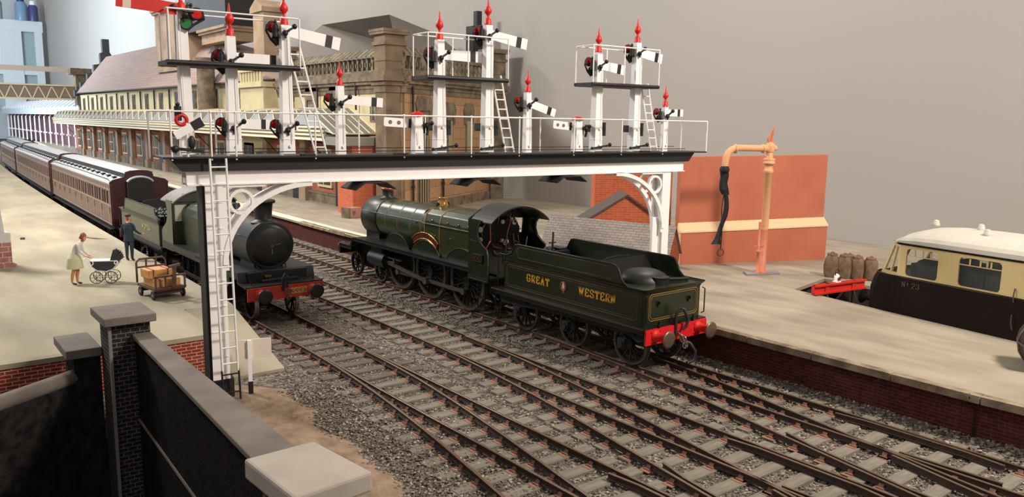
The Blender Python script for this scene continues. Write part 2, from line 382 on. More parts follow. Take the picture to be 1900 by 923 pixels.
m = MB(); m.tube([(18.12, 6.8, .92), (18.08, 6.78, .84), (18.2, 6.74, .66), (18.255, 6.70, .5), (18.27, 6.72, .1), (18.27, 6.7, GZ)], .018, 5)
m.build('cable', mat('black cable', (18, 16, 15), .6), root)

# ---------------------------------------------------------------- tracks
M_rail = mat('rail steel', (116, 96, 78), .42, .55, var=.12, vscale=4)
M_rust = mat('rusty rail side', (60, 42, 34), .8, var=.2, vscale=6)
M_slp = mat('sleeper', (110, 104, 92), .9, col2=(130, 123, 110), vscale=2.5, bump=.25, bscale=20, stretch=(.6, 4, 1))
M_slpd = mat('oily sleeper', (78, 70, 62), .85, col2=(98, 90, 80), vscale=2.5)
M_chair = mat('rusty chair', (150, 106, 84), .9, col2=(116, 84, 70), vscale=8)
def rail_mb(pts, off):
    prof = [(-.06,-.125),(.06,-.125),(.06,-.11),(.012,-.10),(.012,-.04),(.031,-.03),(.031,-.005),(.025,0),(-.025,0),(-.031,-.005),(-.031,-.03),(-.012,-.04),(-.012,-.10),(-.06,-.11)]
    m = MB(off); n = len(prof); P = [Vector((x, y, 0)) for x, y in pts]; vs = []
    for i, p in enumerate(P):
        d = (P[min(i+1, len(P)-1)] - P[max(i-1, 0)]).normalized(); nn = Vector((d.y, -d.x, 0))
        vs += [p + nn*a + Vector((0, 0, b)) for a, b in prof]
    for j in range(len(P)-1):
        for k in range(n):
            m.k = 0 if k in (6, 7, 8) else 1
            m.add([vs[j*n+k], vs[j*n+(k+1)%n], vs[(j+1)*n+(k+1)%n], vs[(j+1)*n+k]], [(0, 1, 2, 3)])
    m.k = 1; m.add(vs[:n], [tuple(range(n))]); m.add(vs[-n:], [tuple(range(n-1, -1, -1))]); return m
chair_mb = MB(); chair_mb.box(-.20, .20, -.12, .12, -.155, -.142); chair_mb.box(-.12, .12, -.08, .08, -.145, -.12)
for s in (-1, 1): chair_mb.prism([(.03*s, -.125), (.09*s, -.125), (.045*s, -.06), (.03*s, -.06)] if s > 0 else [(-.03, -.125), (-.03, -.06), (-.045, -.06), (-.09, -.125)], (0, -.05, 0), (1, 0, 0), (0, 0, 1), (0, .1, 0))
chair_me = None
def div(y, x0, toe, k=.0088, t1=9.):
    t = max(0, toe - y); q = min(t, t1); return x0 - k*q*q - max(0, t-t1)*2*k*t1
def track(name, label, xL, xR, toe, y0, y1, curve=None, k=.0088, dark=None, plain=False, minx=-99):
    global chair_me
    cx = (xL+xR)/2; root = thing(name, label, 'railway track', (cx, (y0+y1)/2, GZ)); off = (cx, (y0+y1)/2, GZ)
    cv = curve or (lambda y: 0)
    Y = [y0 + (y1-y0)*i/60 for i in range(61)]
    rails = {}
    if plain:
        rails['L'] = lambda y: xL + cv(y); rails['R'] = lambda y: xR + cv(y)
        for r in rails.values(): rail_mb([(r(y), y) for y in Y], off).build('rail', [M_rail, M_rust], root)
    else:
        fL = lambda y: div(y, xL, toe, k) + cv(y)            # stock rail swinging left
        fR = lambda y: xR + cv(y)                            # straight stock rail
        bL = lambda y: xL + cv(y)                            # straight switch rail
        bR = lambda y: div(y, xR, toe, k) + cv(y)            # curved switch rail
        rails.update(L=fL, R=fR)
        frog = None; y = toe
        while y > y0 and bR(y) > bL(y): y -= .05
        frog = y
        for r in (fL, fR): rail_mb([(r(y), y) for y in Y], off).build('rail', [M_rail, M_rust], root)
        ts = toe - 1.6
        for r in (bL, bR):
            yy = [ts - (ts-y0)*i/50 for i in range(51)]
            o_ = .055
            rail_mb([(r(y) + (o_ if r is bL else -o_)*max(0, 1-(ts-y)/3), y) for y in yy], off).build('switch_rail', [M_rail, M_rust], root)
        # check rails beside the stock rails, opposite the crossing; wing rails at the crossing
        for r, s in ((fL, .13), (fR, -.13)):
            yy = [frog+1.7-3.6*i/10 for i in range(11)]; yy = [q for q in yy if q > y0]
            if len(yy) > 2: rail_mb([(r(q)+s*(1+ .7*max(0, abs(i-5)-3)/2), q) for i, q in enumerate(yy)], off).build('check_rail', [M_rail, M_rust], root)
        for r, s in ((bL, .12), (bR, -.12)):
            yy = [frog-.3-1.9*i/6 for i in range(7)]; yy = [q for q in yy if q > y0]
            if len(yy) > 2: rail_mb([((bL(q) if s > 0 else bR(q)) + s*(1+.15*i), q) for i, q in enumerate(yy)], off).build('wing_rail', [M_rail, M_rust], root)
    if chair_me is None:
        t = chair_mb.build('rail_chair', M_chair); chair_me = t.data; bpy.data.objects.remove(t)
    y = y0 + .3; i = 0; sm = {}
    while y < y1 and i < 100:
        a, b = rails['L'](y), rails['R'](y)
        far = a if plain else a
        a = max(a, minx+.62); W = (b + .62) - (a - .62); W = round(W, 1) if minx < 0 else round(W-.05, 1)
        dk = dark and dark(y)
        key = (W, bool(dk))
        if key not in sm:
            mm = MB(); mm.box(-W/2, W/2, -.155, .155, -.32, -.15)
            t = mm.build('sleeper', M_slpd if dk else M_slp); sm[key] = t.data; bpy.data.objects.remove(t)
        so = bpy.data.objects.new('sleeper', sm[key]); C.objects.link(so); so.parent = root
        cxs = (a+b)/2 + random.uniform(-.04, .04)
        so.location = (cxs-off[0], y-off[1]+random.uniform(-.02, .02), -off[2]); so.rotation_euler = (0, 0, random.uniform(-.012, .012) + (0 if plain else .0))
        cxs = b + .62 - W/2 if minx > 0 else cxs; so.location.x = cxs-off[0]; xs = [rails['L'](y), b]
        if not plain and y < toe - 2.5:
            xs += [bL(y), bR(y)]
        if y > 42: xs = []
        for x in xs:
            c = bpy.data.objects.new('rail_chair', chair_me); C.objects.link(c); c.parent = so; c.location = (x-cxs, 0, 0)
        y += .675; i += 1
    return root
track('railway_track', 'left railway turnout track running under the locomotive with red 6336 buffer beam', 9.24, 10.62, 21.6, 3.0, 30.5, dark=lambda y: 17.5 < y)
track('railway_track', 'middle railway turnout track with no train on it, between the two locomotives', 12.52, 13.90, 21.3, 1.5, 60, minx=11.3, curve=lambda y: dA(y)*1.0)
track('railway_track', 'right railway turnout track under the green locomotive and tender beside the brick platform wall', 15.87, 17.23, 20.0, -1, 60, minx=14.56, curve=lambda y: .012*(y-42)+.00025*(y-42)**2 if y > 42 else 0, k=.0095)
track('railway_track', 'far left railway track carrying the coaches alongside the left platform', 9.24, 10.62, 0, 30.5, 104, curve=dA, plain=True)
bt = track('railway_track', 'short bay track between platforms under the brown and cream railcar', 25.30, 26.68, 0, -8, 14.6, curve=lambda y: -.146*(12.55-y), plain=True)
# ================================================================= locomotives
M_blk = mat('satin black', (17, 17, 17), .45, var=.15, vscale=3)
M_blk2 = mat('matt black', (24, 23, 22), .75)
M_wheel = mat('black wheel', (22, 21, 20), .5)
M_tyre = mat('steel tyre', (98, 92, 86), .35, .6)
M_steel = mat('bright steel', (170, 160, 145), .3, .9)
M_green = mat('lined green', (28, 36, 20), .3, var=.08, vscale=2)
M_greenb = mat('boiler green', (46, 54, 30), .28, var=.08, vscale=2)
M_headst = mat('brown buffer steel', (112, 92, 80), .4, .5)
M_orl = mat('lit lining orange', (164, 128, 66), .5)  # brighter copy of the lining orange, the light on it put into the colour
M_green2 = mat('plain green', (84, 88, 70), .45, var=.05, vscale=2)
M_red = MATS['red brick']
M_buf = mat('buffer beam red', (206, 26, 28), .5)
M_bufd = mat('dull buffer beam red', (184, 56, 40), .55, var=.08)
M_brass = mat('polished brass', (200, 160, 90), .25, .9)
M_copper = mat('copper pipe', (176, 110, 90), .35, .8)
M_orange = mat('orange lining', (104, 84, 48), .5)
M_gold = mat('gold lettering', (226, 168, 50), .5)
M_dial = mat('white dial', (225, 215, 200), .5)
M_hose = mat('rubber hose', (34, 33, 34), .55)
M_plate = mat('name plate red', (70, 16, 12), .4)
M_coal = mat('coal', (24, 23, 23), .5, bump=.6, bscale=18)

def wheel(parent, c, r, spokes, side, rod=0, name='wheel', tyre=None):
    """spoked railway wheel at c (x outer face centre), axle along x"""
    m = MB(); x, y, z = c; s = side
    m.k = 1; R = r; n = 36
    def tor(r0, r1, xa, xb, k):
        vs = []; m.k = k
        for i in range(n):
            t = 2*PI*i/n; cy, cz = math.cos(t), math.sin(t)
            for rr, xx in ((r0, xa), (r1, xa), (r1, xb), (r0, xb)): vs.append((x+xx*s, y+rr*cy, z+rr*cz))
        m.add(vs, [(i*4+k_, i*4+(k_+1)%4, ((i+1)%n)*4+(k_+1)%4, ((i+1)%n)*4+k_) for i in range(n) for k_ in range(4)], False)
    tor(R*.91, R, 0, -.13, 1); tor(R*.84, R*.915, -.01, -.11, 0); tor(R+.0, R+.03, -.10, -.13, 1)
    m.k = 0; m.cyl((x+.02*s, y, z), (x-.13*s, y, z), R*.16+.02, n=14)
    for i in range(spokes):
        t = 2*PI*i/spokes; a = Vector((x-.05*s, y+R*.12*math.cos(t), z+R*.12*math.sin(t))); b = Vector((x-.05*s, y+R*.87*math.cos(t), z+R*.87*math.sin(t)))
        m.bar(a, b, .035, .05, up=(1, 0, 0))
    if rod: m.cyl((x+.10*s, y, z-rod), (x-.1*s, y, z-rod), .075, n=10); m.bar((x-.03*s, y, z), (x-.03*s, y, z-rod), .2, .08, up=(1,0,0))
    return m.build(name, [M_wheel, tyre or M_tyre], parent)
def axle(m, y, r, half=.72): m.cyl((-half, y, r), (half, y, r), .08, n=8)
def buffers(root, y, sgn, z=1.05, mat_=None, headmat=None, L=.46):
    for sx in (-.865, .865):
        m = MB(); m.lathe((sx, y, z), (0, sgn, 0), [(0, .17), (.03, .17), (.05, .12), (.30, .10), (.31, .125), (.34, .125), (.345, .05)], 14); b = m.build('buffer', mat_, root)
        m = MB(); m.lathe((sx, y, z), (0, sgn, 0), [(.34, .045), (L-.05, .045), (L-.045, .17), (L-.02, .235), (L, .235), (L+.012, .16), (L+.016, .02)], 20); m.build('buffer_head', headmat or M_headst, b)
def lined_panel(m, o, u, v, w_, h, t=.012, th=.004, r=.08):
    o, u, v = Vector(o), Vector(u), Vector(v); nn = u.cross(v)
    pts = [(r, 0), (w_-r, 0), (w_, r), (w_, h-r), (w_-r, h), (r, h), (0, h-r), (0, r)]
    P = [o+u*a+v*b+nn*th for a, b in pts]
    for a, b in zip(P, P[1:]+P[:1]): m.bar(a, b, t, th*2, up=nn)

def tender(root, y0, y1, body, beam, lined=True, wheels=(), text=None, head=None):
    """tender with footplate from y0 (front, high y) to y1 (rear beam); +y forward; returns nothing"""
    hw = 1.17; yr = y1+.14; yf = y0-.55
    m = MB(); m.box(-1.27, 1.27, y1+.02, y0, 1.20, 1.27); m.box(-1.2, 1.2, y1+.1, y0-.1, 1.08, 1.2); m.build('footplate', M_blk, root)
    m = MB()
    for s in (-1, 1):
        m.yprism([(y1+.1, 1.2), (y1+.1, .9), (y1+.45, .78), (y1+.9, .95), (wheels[2]+.75, .95), (wheels[1]-.75, .95), (wheels[0]+.9, .78), (y0-.25, .8), (y0-.1, 1.2)], s*1.0-.02, s*1.0+.02)
    m.box(-1.0, 1.0, y1+.3, y0-.3, .9, 1.1); m.build('frame', M_blk2, root)
    for wy in wheels:
        for s in (-1, 1):
            wheel(root, (s*.765, wy, .62), .62, 12, s)
            m = MB(); m.cbox((s*1.06, wy, .66), (.14, .26, .28)); m.cyl((s*1.05, wy, .66), (s*1.17, wy, .66), .09, n=10)
            for k in range(5): m.cbox((s*1.06, wy, .99+k*.03), (.1, .95-.16*k, .028))
            for q in (-.42, .42): m.bar((s*1.06, wy+q, .99), (s*1.06, wy+q*.85, 1.2), .035)
            m.build('axle_box', M_blk2, root)
    m = MB()
    for wy in wheels: axle(m, wy, .62)
    split(m.build('axle', M_blk2, root))
    # tank body: rounded vertical corners, flared top edge
    m = MB()
    prof = [(-hw, yf), (-hw, yr+.08), (-hw+.03, yr+.03), (-hw+.08, yr), (hw-.08, yr), (hw-.03, yr+.03), (hw, yr+.08), (hw, yf)]
    lv = [(0, 1.27), (0, 2.14), (.03, 2.22), (.09, 2.28), (.10, 2.31)]
    rings = []
    for off_, z in lv:
        rings.append([(x*(1+off_/hw), y - (off_ if y < yr+.2 else 0), z) for x, y in prof])
    for a, b in zip(rings, rings[1:]):
        n = len(prof); m.add(a+b, [(i+1, i, n+i, n+i+1) for i in range(n-1)], False)
    m.add(rings[0], [tuple(range(len(prof)))]); m.add([(x, y, 2.25) for x, y in prof], [tuple(range(len(prof)-1, -1, -1))])
    m.box(-hw, hw, yf-.02, yf, 1.27, 2.1)
    B = m.build('tank', body, root)
    # side fenders with flared top, curved ends
    for s in (-1, 1):
        m = MB(); ya, yb = yr+.95, yf-.55
        top = [(ya-.38, 2.28), (ya-.25, 2.34), (ya-.12, 2.46), (ya-.05, 2.62), (ya+.02, 2.74), (ya+.12, 2.80), (ya+.3, 2.82), (yb-.15, 2.82), (yb-.02, 2.78), (yb+.05, 2.68), (yb+.15, 2.5), (yb+.4, 2.42), (yf-.02, 2.40)]
        poly = top + [(yf-.02, 2.2), (ya-.38, 2.2)]
        m.yprism(poly, s*hw-.02, s*hw+.02); m.k = 1
        m.tube([(s*(hw+.02), a, b) for a, b in top], .022, 6); f = m.build('fender', [body, M_blk], root)
        if lined:
            q = MB(); nx = s*(hw+.022)
            pts = [(ya+.22, 2.40), (yb-.18, 2.40), (yb-.1, 2.62), (yb-.22, 2.74), (ya+.36, 2.74), (ya+.24, 2.66)]
            P = [(nx, a, b) for a, b in pts]
            for a, b in zip(P, P[1:]+P[:1]): q.bar(a, b, .012, .006, up=(1, 0, 0))
            q.build('lining', M_orange if s else M_orange, f)
    m = MB(); yb = yf-.55; yc = yr+2.1
    m.box(-hw+.02, hw-.02, yb-.1, yb, 2.2, 2.45); m.add([(-hw+.04, yc, 2.75), (hw-.04, yc, 2.75), (hw-.04, yc-.5, 2.26), (-hw+.04, yc-.5, 2.26)], [(0, 1, 2, 3), (3, 2, 1, 0)])
    m.prism([(-hw+.04, 2.25), (hw-.04, 2.25), (hw-.04, 2.6), (.5, 2.78), (0, 2.82), (-.5, 2.78), (-hw+.04, 2.6)], (0, yc, 0), (1,0,0), (0,0,1), (0, .04, 0))
    split(m.build('coal_bulkhead', M_blk, root))
    m = MB(); m.box(-.75, .75, yc+.1, yf-.7, 2.2, 2.31); m.build('coal_space_floor', M_blk, root)
    m = MB(); m.lathe((0, yr+1.12, 2.24), (0, 0, 1), [(0, .72), (.1, .70), (.22, .6), (.31, .40), (.35, .15), (.36, .01)], 28)
    m.cyl((.0, yr+.52, 2.24), (0, yr+.52, 2.42), .26, .24, 20); m.cyl((0, yr+.52, 2.42), (0, yr+.52, 2.45), .27, n=20)
    m.bar((0, yr+.25, 2.43), (0, yr+.75, 2.46), .05, .03); m.tube([(.3, yr+.5, 2.35), (.75, yr+.42, 2.32), (1.05, yr+.4, 2.3)], .05, 6)
    m.build('water_dome', M_blk, root)
    # handbrake, tool boxes at front
    m = MB(); m.box(-1.1, -.75, yf-.5, yf+.05, 2.26, 2.5); m.box(.75, 1.1, yf-.5, yf+.05, 2.26, 2.5); m.cyl((.95, yf+.1, 1.3), (.95, yf+.1, 2.6), .03); m.bar((.8, yf+.1, 2.6), (1.1, yf+.1, 2.6), .04)
    m.cyl((-.2, yf-1.0, 2.3), (-.2, yf-1.0, 2.62), .24, .22, 16); m.cyl((-.2, yf-1.0, 2.62), (-.2, yf-1.0, 2.7), .18, .1, 16); m.build('tool_box', M_blk, root)
    m = MB(); m.tube([(-.15, yf-1.15, 2.5), (-.17, yf-1.2, 3.2)], .03, 6); m.build('fire_iron', M_blk2, root)
    for s in (-1, 1):
        m = MB(); x = s*1.2
        m.tube([(x, y0-.28, 1.3), (x, y0-.28, 2.35), (x, y0-.36, 2.42), (x, yf-.05, 2.42)], .018, 6)
        m.box(x-.06, x+.06, y0-.5, y0-.12, .62, .65); m.bar((x, y0-.45, .63), (x, y0-.45, 1.2), .03); m.bar((x, y0-.17, .63), (x, y0-.17, 1.2), .03); m.box(x-.06, x+.06, y0-.45, y0-.17, .30, .33); m.bar((x, y0-.45, .31), (x, y0-.45, .63), .03); m.bar((x, y0-.17, .31), (x, y0-.17, .63), .03)
        m.build('step', M_blk, root)
    # rear end
    m = MB(); m.prism([(-1.24, .83), (1.24, .83), (1.24, 1.2), (1.22, 1.24), (-1.22, 1.24), (-1.24, 1.2)], (0, y1-.04, 0), (1,0,0), (0,0,1), (0, .06, 0))
    for s in (-.865, .865):
        for a in (-.17, .17):
            for b in (-.13, .13): m.cyl((s+a, y1-.04, 1.05+b), (s+a, y1-.06, 1.05+b), .022, n=6)
    m.build('buffer_beam', beam, root)
    buffers(root, y1-.04, -1, mat_=beam, headmat=head)
    m = MB(); m.tube([(.0, y1-.08, 1.02), (0, y1-.22, .97), (.02, y1-.26, .86)], .03, 6); m.ring((.0, y1-.25, .88), (1, .2, 0), .09, .02); m.ring((.04, y1-.3, .72), (.2, 1, 0), .08, .02)
    m.bar((.0, y1-.1, 1.0), (.08, y1-.34, .66), .05); m.build('coupling', M_steel if lined else M_blk, root)
    m = MB(); m.tube([(-.08, y1-.05, .95), (-.1, y1-.06, 1.5), (0, y1-.1, 1.72), (.1, y1-.16, 1.68), (.24, y1-.2, 1.38), (.16, y1-.2, 1.2), (.06, y1-.16, 1.12)], .045, 8); m.build('vacuum_hose', M_hose, root)
    m = MB(); m.tube([(.14, y1-.05, .8), (.3, y1-.25, .72), (.42, y1-.35, .5), (.36, y1-.35, .25), (.15, y1-.3, .2)], .05, 8); m.build('heating_hose', M_hose, root)
    m = MB()
    for s in (-.62, .62): m.box(s-.015, s+.015, yr-.09, yr, 1.85+(.05 if s == 0 else 0), 1.93); m.box(s-.05, s+.05, yr-.05, yr-.01, 1.79, 1.87)
    for s in (-.7, .7): m.box(s-.02, s+.02, y1-.02, y1+.03, 1.25, 1.42); m.cbox((s, y1, 1.3), (.1, .08, .07))
    split(m.build('lamp_bracket', body if lined else M_blk, root))
    m = MB(); m.tube([(hw-.0, yr-.02, 1.38), (hw+.05, yr-.08, 1.42), (hw+.05, yr-.08, 2.08), (hw, yr-.02, 2.12)], .02, 6); m.tube([(-hw+.05, yr-.05, 1.38), (-hw+.05, yr-.05, 2.1)], .02, 6); split(m.build('handrail', M_blk, root))
    if lined:
        m = MB(); lined_panel(m, (-.98, yr-.002, 1.42), (1,0,0), (0,0,1), 1.98, .72); lined_panel(m, (-.92, yr-.002, 1.47), (1,0,0), (0,0,1), 1.86, .62, t=.008); m.build('rear_lining', M_orl, root); m = MB()
        for s in (-1, 1):
            lined_panel(m, (s*(hw+.001), yr+.22 if s > 0 else yf-.15, 1.42), (0, s, 0), (0,0,1), yf-yr-.37, .7); lined_panel(m, (s*(hw+.001), yr+.28 if s > 0 else yf-.21, 1.48), (0, s, 0), (0,0,1), yf-yr-.49, .58, t=.006)
            m.bar((s*1.275, y1+.05, 1.25), (s*1.275, y0, 1.25), .012)
        m.build('lining', M_orange, root)

# ---------------------------------------------------------------- green express locomotive, seen from behind
YO = 24.0; CX = 16.55
lo = thing('steam_locomotive', 'dark green express locomotive with brass nameplate, facing away, coupled ahead of the lettered tender', 'steam locomotive', (CX, YO, 0), 0, 'steam locomotives')
wy = [30.76-YO, 28.62-YO]; dy = [26.95-YO, 24.81-YO, 22.45-YO]
m = MB(); m.box(-.62, .62, 20.9-YO, 31.2-YO, .85, 1.5); m.box(-.5, .5, 27.3-YO, 31.1-YO, .35, .8); m.build('frame', M_blk2, lo)
for y in wy:
    for s in (-1, 1): wheel(lo, (s*.765, y, .49), .49, 10, s, name='bogie_wheel')
for y in dy:
    for s in (-1, 1): wheel(lo, (s*.765, y, 1.02), 1.02, 20, s, .33, 'driving_wheel')
m = MB()
for y in wy: axle(m, y, .49)
for y in dy: axle(m, y, 1.02)
split(m.build('axle', M_blk2, lo))
for s in (-1, 1):
    m = MB(); x = s*.93
    m.bar((x-.03*s, dy[0], .69), (x-.03*s, dy[2], .69), .05, .13)
    for y in dy: m.cyl((x-.08*s, y, .69), (x+.04*s, y, .69), .12, n=12)
    m.bar((x+.06*s, dy[1], .69), (x+.06*s, 27.75-YO, .98), .06, .14); m.cyl((x-.02*s, dy[1], .69), (x+.12*s, dy[1], .69), .14, n=12); m.build('connecting_rod', M_tyre, lo)
    m = MB(); m.box(x-.16, x+.16, 27.75-YO, 28.95-YO, .72, 1.3); m.cyl((x, 28.95-YO, 1.0), (x, 27.7-YO, 1.0), .30, n=18); m.cyl((x, 27.72-YO, 1.0), (x, 27.2-YO, 1.0), .04, n=8)
    m.cyl((x, 29.0-YO, 1.0), (x, 29.05-YO, 1.0), .24, n=18); m.box(x-.12, x+.14, 28.0-YO, 28.9-YO, 1.3, 1.55); m.build('cylinder', M_blk, lo)
    m = MB(); m.box(x-.06, x+.06, 26.6-YO, 27.7-YO, 1.14, 1.19); m.box(x-.06, x+.06, 26.6-YO, 27.7-YO, .86, .9); m.bar((x, 27.1-YO, .85), (x, 27.1-YO, 1.2), .1, .2); m.build('slide_bar', M_tyre, lo)
    m = MB()
    for yy in (20.85-YO, 21.25-YO): m.bar((s*1.15, yy, .35), (s*1.15, yy, 1.3), .03)
    for zz in (.35, .75): m.box(s*1.15-.09, s*1.15+.09, 20.8-YO, 21.3-YO, zz, zz+.03)
    m.build('step', M_blk, lo)
# running plate
m = MB()
m.yprism([(21.65-YO, 1.64), (30.0-YO, 1.64), (30.12-YO, 1.6), (30.25-YO, 1.32), (30.35-YO, 1.25), (31.35-YO, 1.25), (31.35-YO, 1.31), (30.4-YO, 1.31), (30.32-YO, 1.4), (30.2-YO, 1.66), (30.05-YO, 1.70), (21.65-YO, 1.70)], -1.27, 1.27)
for s in (-1, 1): m.box(s*1.25-.02, s*1.25+.02, 21.6-YO, 30.05-YO, 1.55, 1.66); m.box(s*1.2-.03, s*1.2+.03, 21.6-YO, 21.75-YO, 1.3, 1.6); m.box(s*1.25-.02, s*1.25+.02, 30.25-YO, 31.35-YO, 1.15, 1.28)
m.build('running_plate', M_blk, lo)
m = MB(); m.box(-1.24, 1.24, 31.33-YO, 31.40-YO, .85, 1.27); m.build('buffer_beam', M_blk, lo); buffers(lo, 31.40-YO, 1, mat_=M_blk, headmat=M_headst)
# boiler
BZ = 2.56
m = MB(); m.lathe((0, 24.95-YO, BZ), (0, 1, 0), [(0, .86), (1.0, .85), (4.0, .80), (5.0, .79)], 40); bo = m.build('boiler', M_greenb, lo)
for y in (28.12, 27.12, 26.16, 25.36):
    q = MB(); r = .86-.06*(y-25)/4; q.lathe((0, y-YO-.03, BZ), (0, 1, 0), [(0, r), (0, r+.008), (.06, r+.008), (.06, r)], 40); q.k = 1; q.lathe((0, y-YO-.04, BZ), (0, 1, 0), [(0, r), (0, r+.006), (.008, r+.006), (.008, r)], 40); q.lathe((0, y-YO+.035, BZ), (0, 1, 0), [(0, r), (0, r+.006), (.008, r+.006), (.008, r)], 40)
    q.build('boiler_band', [M_greenb, M_orl], bo)
m = MB(); m.lathe((0, 28.95-YO, BZ), (0, 1, 0), [(0, .83), (.03, .84), (1.22, .84), (1.26, .82), (1.27, .66), (1.31, .4), (1.33, .01)], 40); m.box(-.55, .55, 29.1-YO, 30.2-YO, 1.66, 1.95); m.build('smokebox', mat('smokebox green black', (32, 36, 26), .35), lo)
m = MB(); m.lathe((0, 29.3-YO, 3.36), (0, 0, 1), [(0, .36), (.05, .26), (.12, .22), (.34, .24)], 24); ch = m.build('chimney', M_blk, lo)
m = MB(); m.lathe((0, 29.3-YO, 3.68), (0, 0, 1), [(0, .25), (.04, .29), (.1, .31), (.12, .29), (.12, .2)], 24); m.build('chimney_cap', M_copper, ch)
m = MB(); m.lathe((0, 25.15-YO, 3.38), (0, 0, 1), [(0, .30), (.06, .22), (.2, .18), (.3, .16), (.33, .17), (.36, .17), (.36, .1)], 20)
m.build('safety_valve_cover', M_brass, lo)
m = MB()
for s in (-1, 1): m.cyl((s*.3, 25.15-YO, 3.3), (s*.22, 25.15-YO, 3.55), .06, n=8); m.tube([(s*.3, 25.2-YO, 3.35), (s*.55, 25.4-YO, 3.25), (s*.84, 25.7-YO, 2.75)], .03, 6)
split(m.build('feed_pipe', M_green, lo))
# belpaire firebox
m = MB(); pf = [(-.92, 1.7), (-.96, 2.4), (-.95, 2.95), (-.86, 3.2), (-.66, 3.36), (-.3, 3.42), (.3, 3.42), (.66, 3.36), (.86, 3.2), (.95, 2.95), (.96, 2.4), (.92, 1.7)]
m.xprism(pf, 21.7-YO, 24.95-YO); fb = m.build('firebox', M_greenb, lo, bevel=.03)
for y in (24.9, 23.9):
    q = MB(); P = [Vector((a*1.005, y-YO, b+.006)) for a, b in pf]
    for a, b in zip(P, P[1:]): q.bar(a, b, .03, .02, up=(0, 1, 0))
    q.build('firebox_band', M_orl, fb)
q = MB()
for y in (24.4, 23.4, 22.7, 22.1):
    for s in (-1, 1): q.cyl((s*.93, y-YO, 3.0), (s*.99, y-YO, 3.0), .035, n=8)
for y in (24.2, 23.2): q.cyl((-.99, y-YO, 2.45), (-.94, y-YO, 2.45), .04, n=8)
split(q.build('washout_plug', M_brass, fb))
m = MB()
for s in (-1, 1):
    m.tube([(s*1.02, 21.7-YO, 2.86), (s*1.02, 24.95-YO, 2.86), (s*.93, 25.2-YO, 2.86), (s*.9, 29.9-YO, 2.86)], .018, 6)
split(m.build('handrail', M_tyre, lo))
# splashers
for i, y in enumerate(dy):
    for s in (-1, 1):
        m = MB(); a = arc(y, 1.02, 1.2, 38, 142, 14); poly = [(p, max(q, 1.68)) for p, q in a]
        m.yprism(poly + [(poly[-1][0], 1.66), (poly[0][0], 1.66)], s*.62, s*.98); sp_ = m.build('splasher', M_green, lo)
        q = MB(); q.tube([(s*.985, p, z) for p, z in poly], .012, 5); q.build('splasher_beading', M_brass if i == 1 else M_blk, sp_)
# name plate over the middle splasher: arc of red with brass rims
for s in (-1, 1):
    m = MB(); a0 = arc(dy[1], 1.02, 1.48, 52, 128, 16); a1 = arc(dy[1], 1.02, 1.26, 52, 128, 16)
    m.yprism(a0 + a1[::-1], s*1.0-.015, s*1.0+.015); m.k = 1
    for a in (a0, a1): m.tube([(s*1.02, p, z) for p, z in a], .018, 5)
    for k in range(9):
        t = math.radians(62+k*7); 
        if k == 4: continue
        m.bar((s*1.02, dy[1]+1.32*math.cos(t), 1.02+1.32*math.sin(t)), (s*1.02, dy[1]+1.41*math.cos(t), 1.02+1.41*math.sin(t)), .05, .01, up=(1, 0, 0))
    m.build('nameplate', [M_plate, M_brass], lo)
# cab
m = MB()
for s in (-1, 1):
    rear = [(20.55, 1.33), (20.52, 1.6), (20.55, 2.2), (20.62, 2.45), (20.80, 2.53), (21.05, 2.72), (21.15, 2.95), (21.13, 3.15), (21.0, 3.3), (20.95, 3.38)]
    m.yprism([(a-YO, b) for a, b in rear] + [(21.68-YO, 3.38), (21.68-YO, 1.33)], s*1.24-.02, s*1.24+.02)
cab = split(m.build('cab_side', M_green, lo))[0]
q = MB()
for s in (-1, 1): q.tube([(s*1.265, a-YO, b) for a, b in rear[1:]], .018, 5); q.bar((s*1.27, 20.6-YO, 1.38), (s*1.27, 21.66-YO, 1.38), .012, .03); q.bar((s*1.27, 20.6-YO, 1.46), (s*1.27, 21.66-YO, 1.46), .006, .012); q.bar((s*1.27, 21.15-YO, 2.66), (s*1.27, 21.6-YO, 2.66), .012, .02)
split(q.build('beading', M_tyre, cab))
q = MB(); q.box(-1.30, -1.265, 20.82-YO, 21.40-YO, 1.98, 2.24); q.k = 1; lined_panel(q, (-1.302, 21.38-YO, 2.0), (0,-1,0), (0,0,1), .54, .22, t=.014, r=.03); letters(q, '4043', (-1.302, 21.33-YO, 2.04), (0,-1,0), (0,0,1), .13, gap=1.5); q.build('number_plate', [mat('plate black', (16, 14, 12), .4), mat('dull brass', (112, 96, 66), .4, .7)], cab)
m = MB(); up = [(-1.24, 1.33), (1.24, 1.33), (1.24, 3.3), (.8, 3.62), (0, 3.76), (-.8, 3.62), (-1.24, 3.3)]
m.xprism([(-1.22, 1.4), (1.22, 1.4), (1.22, 2.75), (-1.22, 2.75)], 21.64-YO, 21.7-YO); m.xprism([(-.62, 2.7), (.55, 2.7), (.62, 3.7), (-.62, 3.7)], 21.64-YO, 21.7-YO)
m.xprism([(1.05, 2.7), (1.22, 2.7), (1.22, 3.36), (1.1, 3.45)], 21.64-YO, 21.7-YO); m.xprism([(-1.22, 2.7), (-1.05, 2.7), (-1.1, 3.45), (-1.22, 3.36)], 21.64-YO, 21.7-YO)
m.xprism([(.55, 3.3), (1.22, 3.25), (1.22, 3.4), (.8, 3.66), (.55, 3.7)], 21.64-YO, 21.7-YO); m.xprism([(-1.22, 3.25), (-.55, 3.3), (-.55, 3.7), (-.8, 3.66), (-1.22, 3.4)], 21.64-YO, 21.7-YO)
m.build('cab_front', M_blk, lo)
m = MB(); ro = arc(0, 2.05, 1.78, 46, 134, 18); ri = arc(0, 2.02, 1.76, 46, 134, 18)
m.xprism(ro + ri[::-1], 20.42-YO, 21.75-YO); m.k = 0
rf = m.build('cab_roof', mat('cab roof grey black', (52, 50, 46), .5), lo)
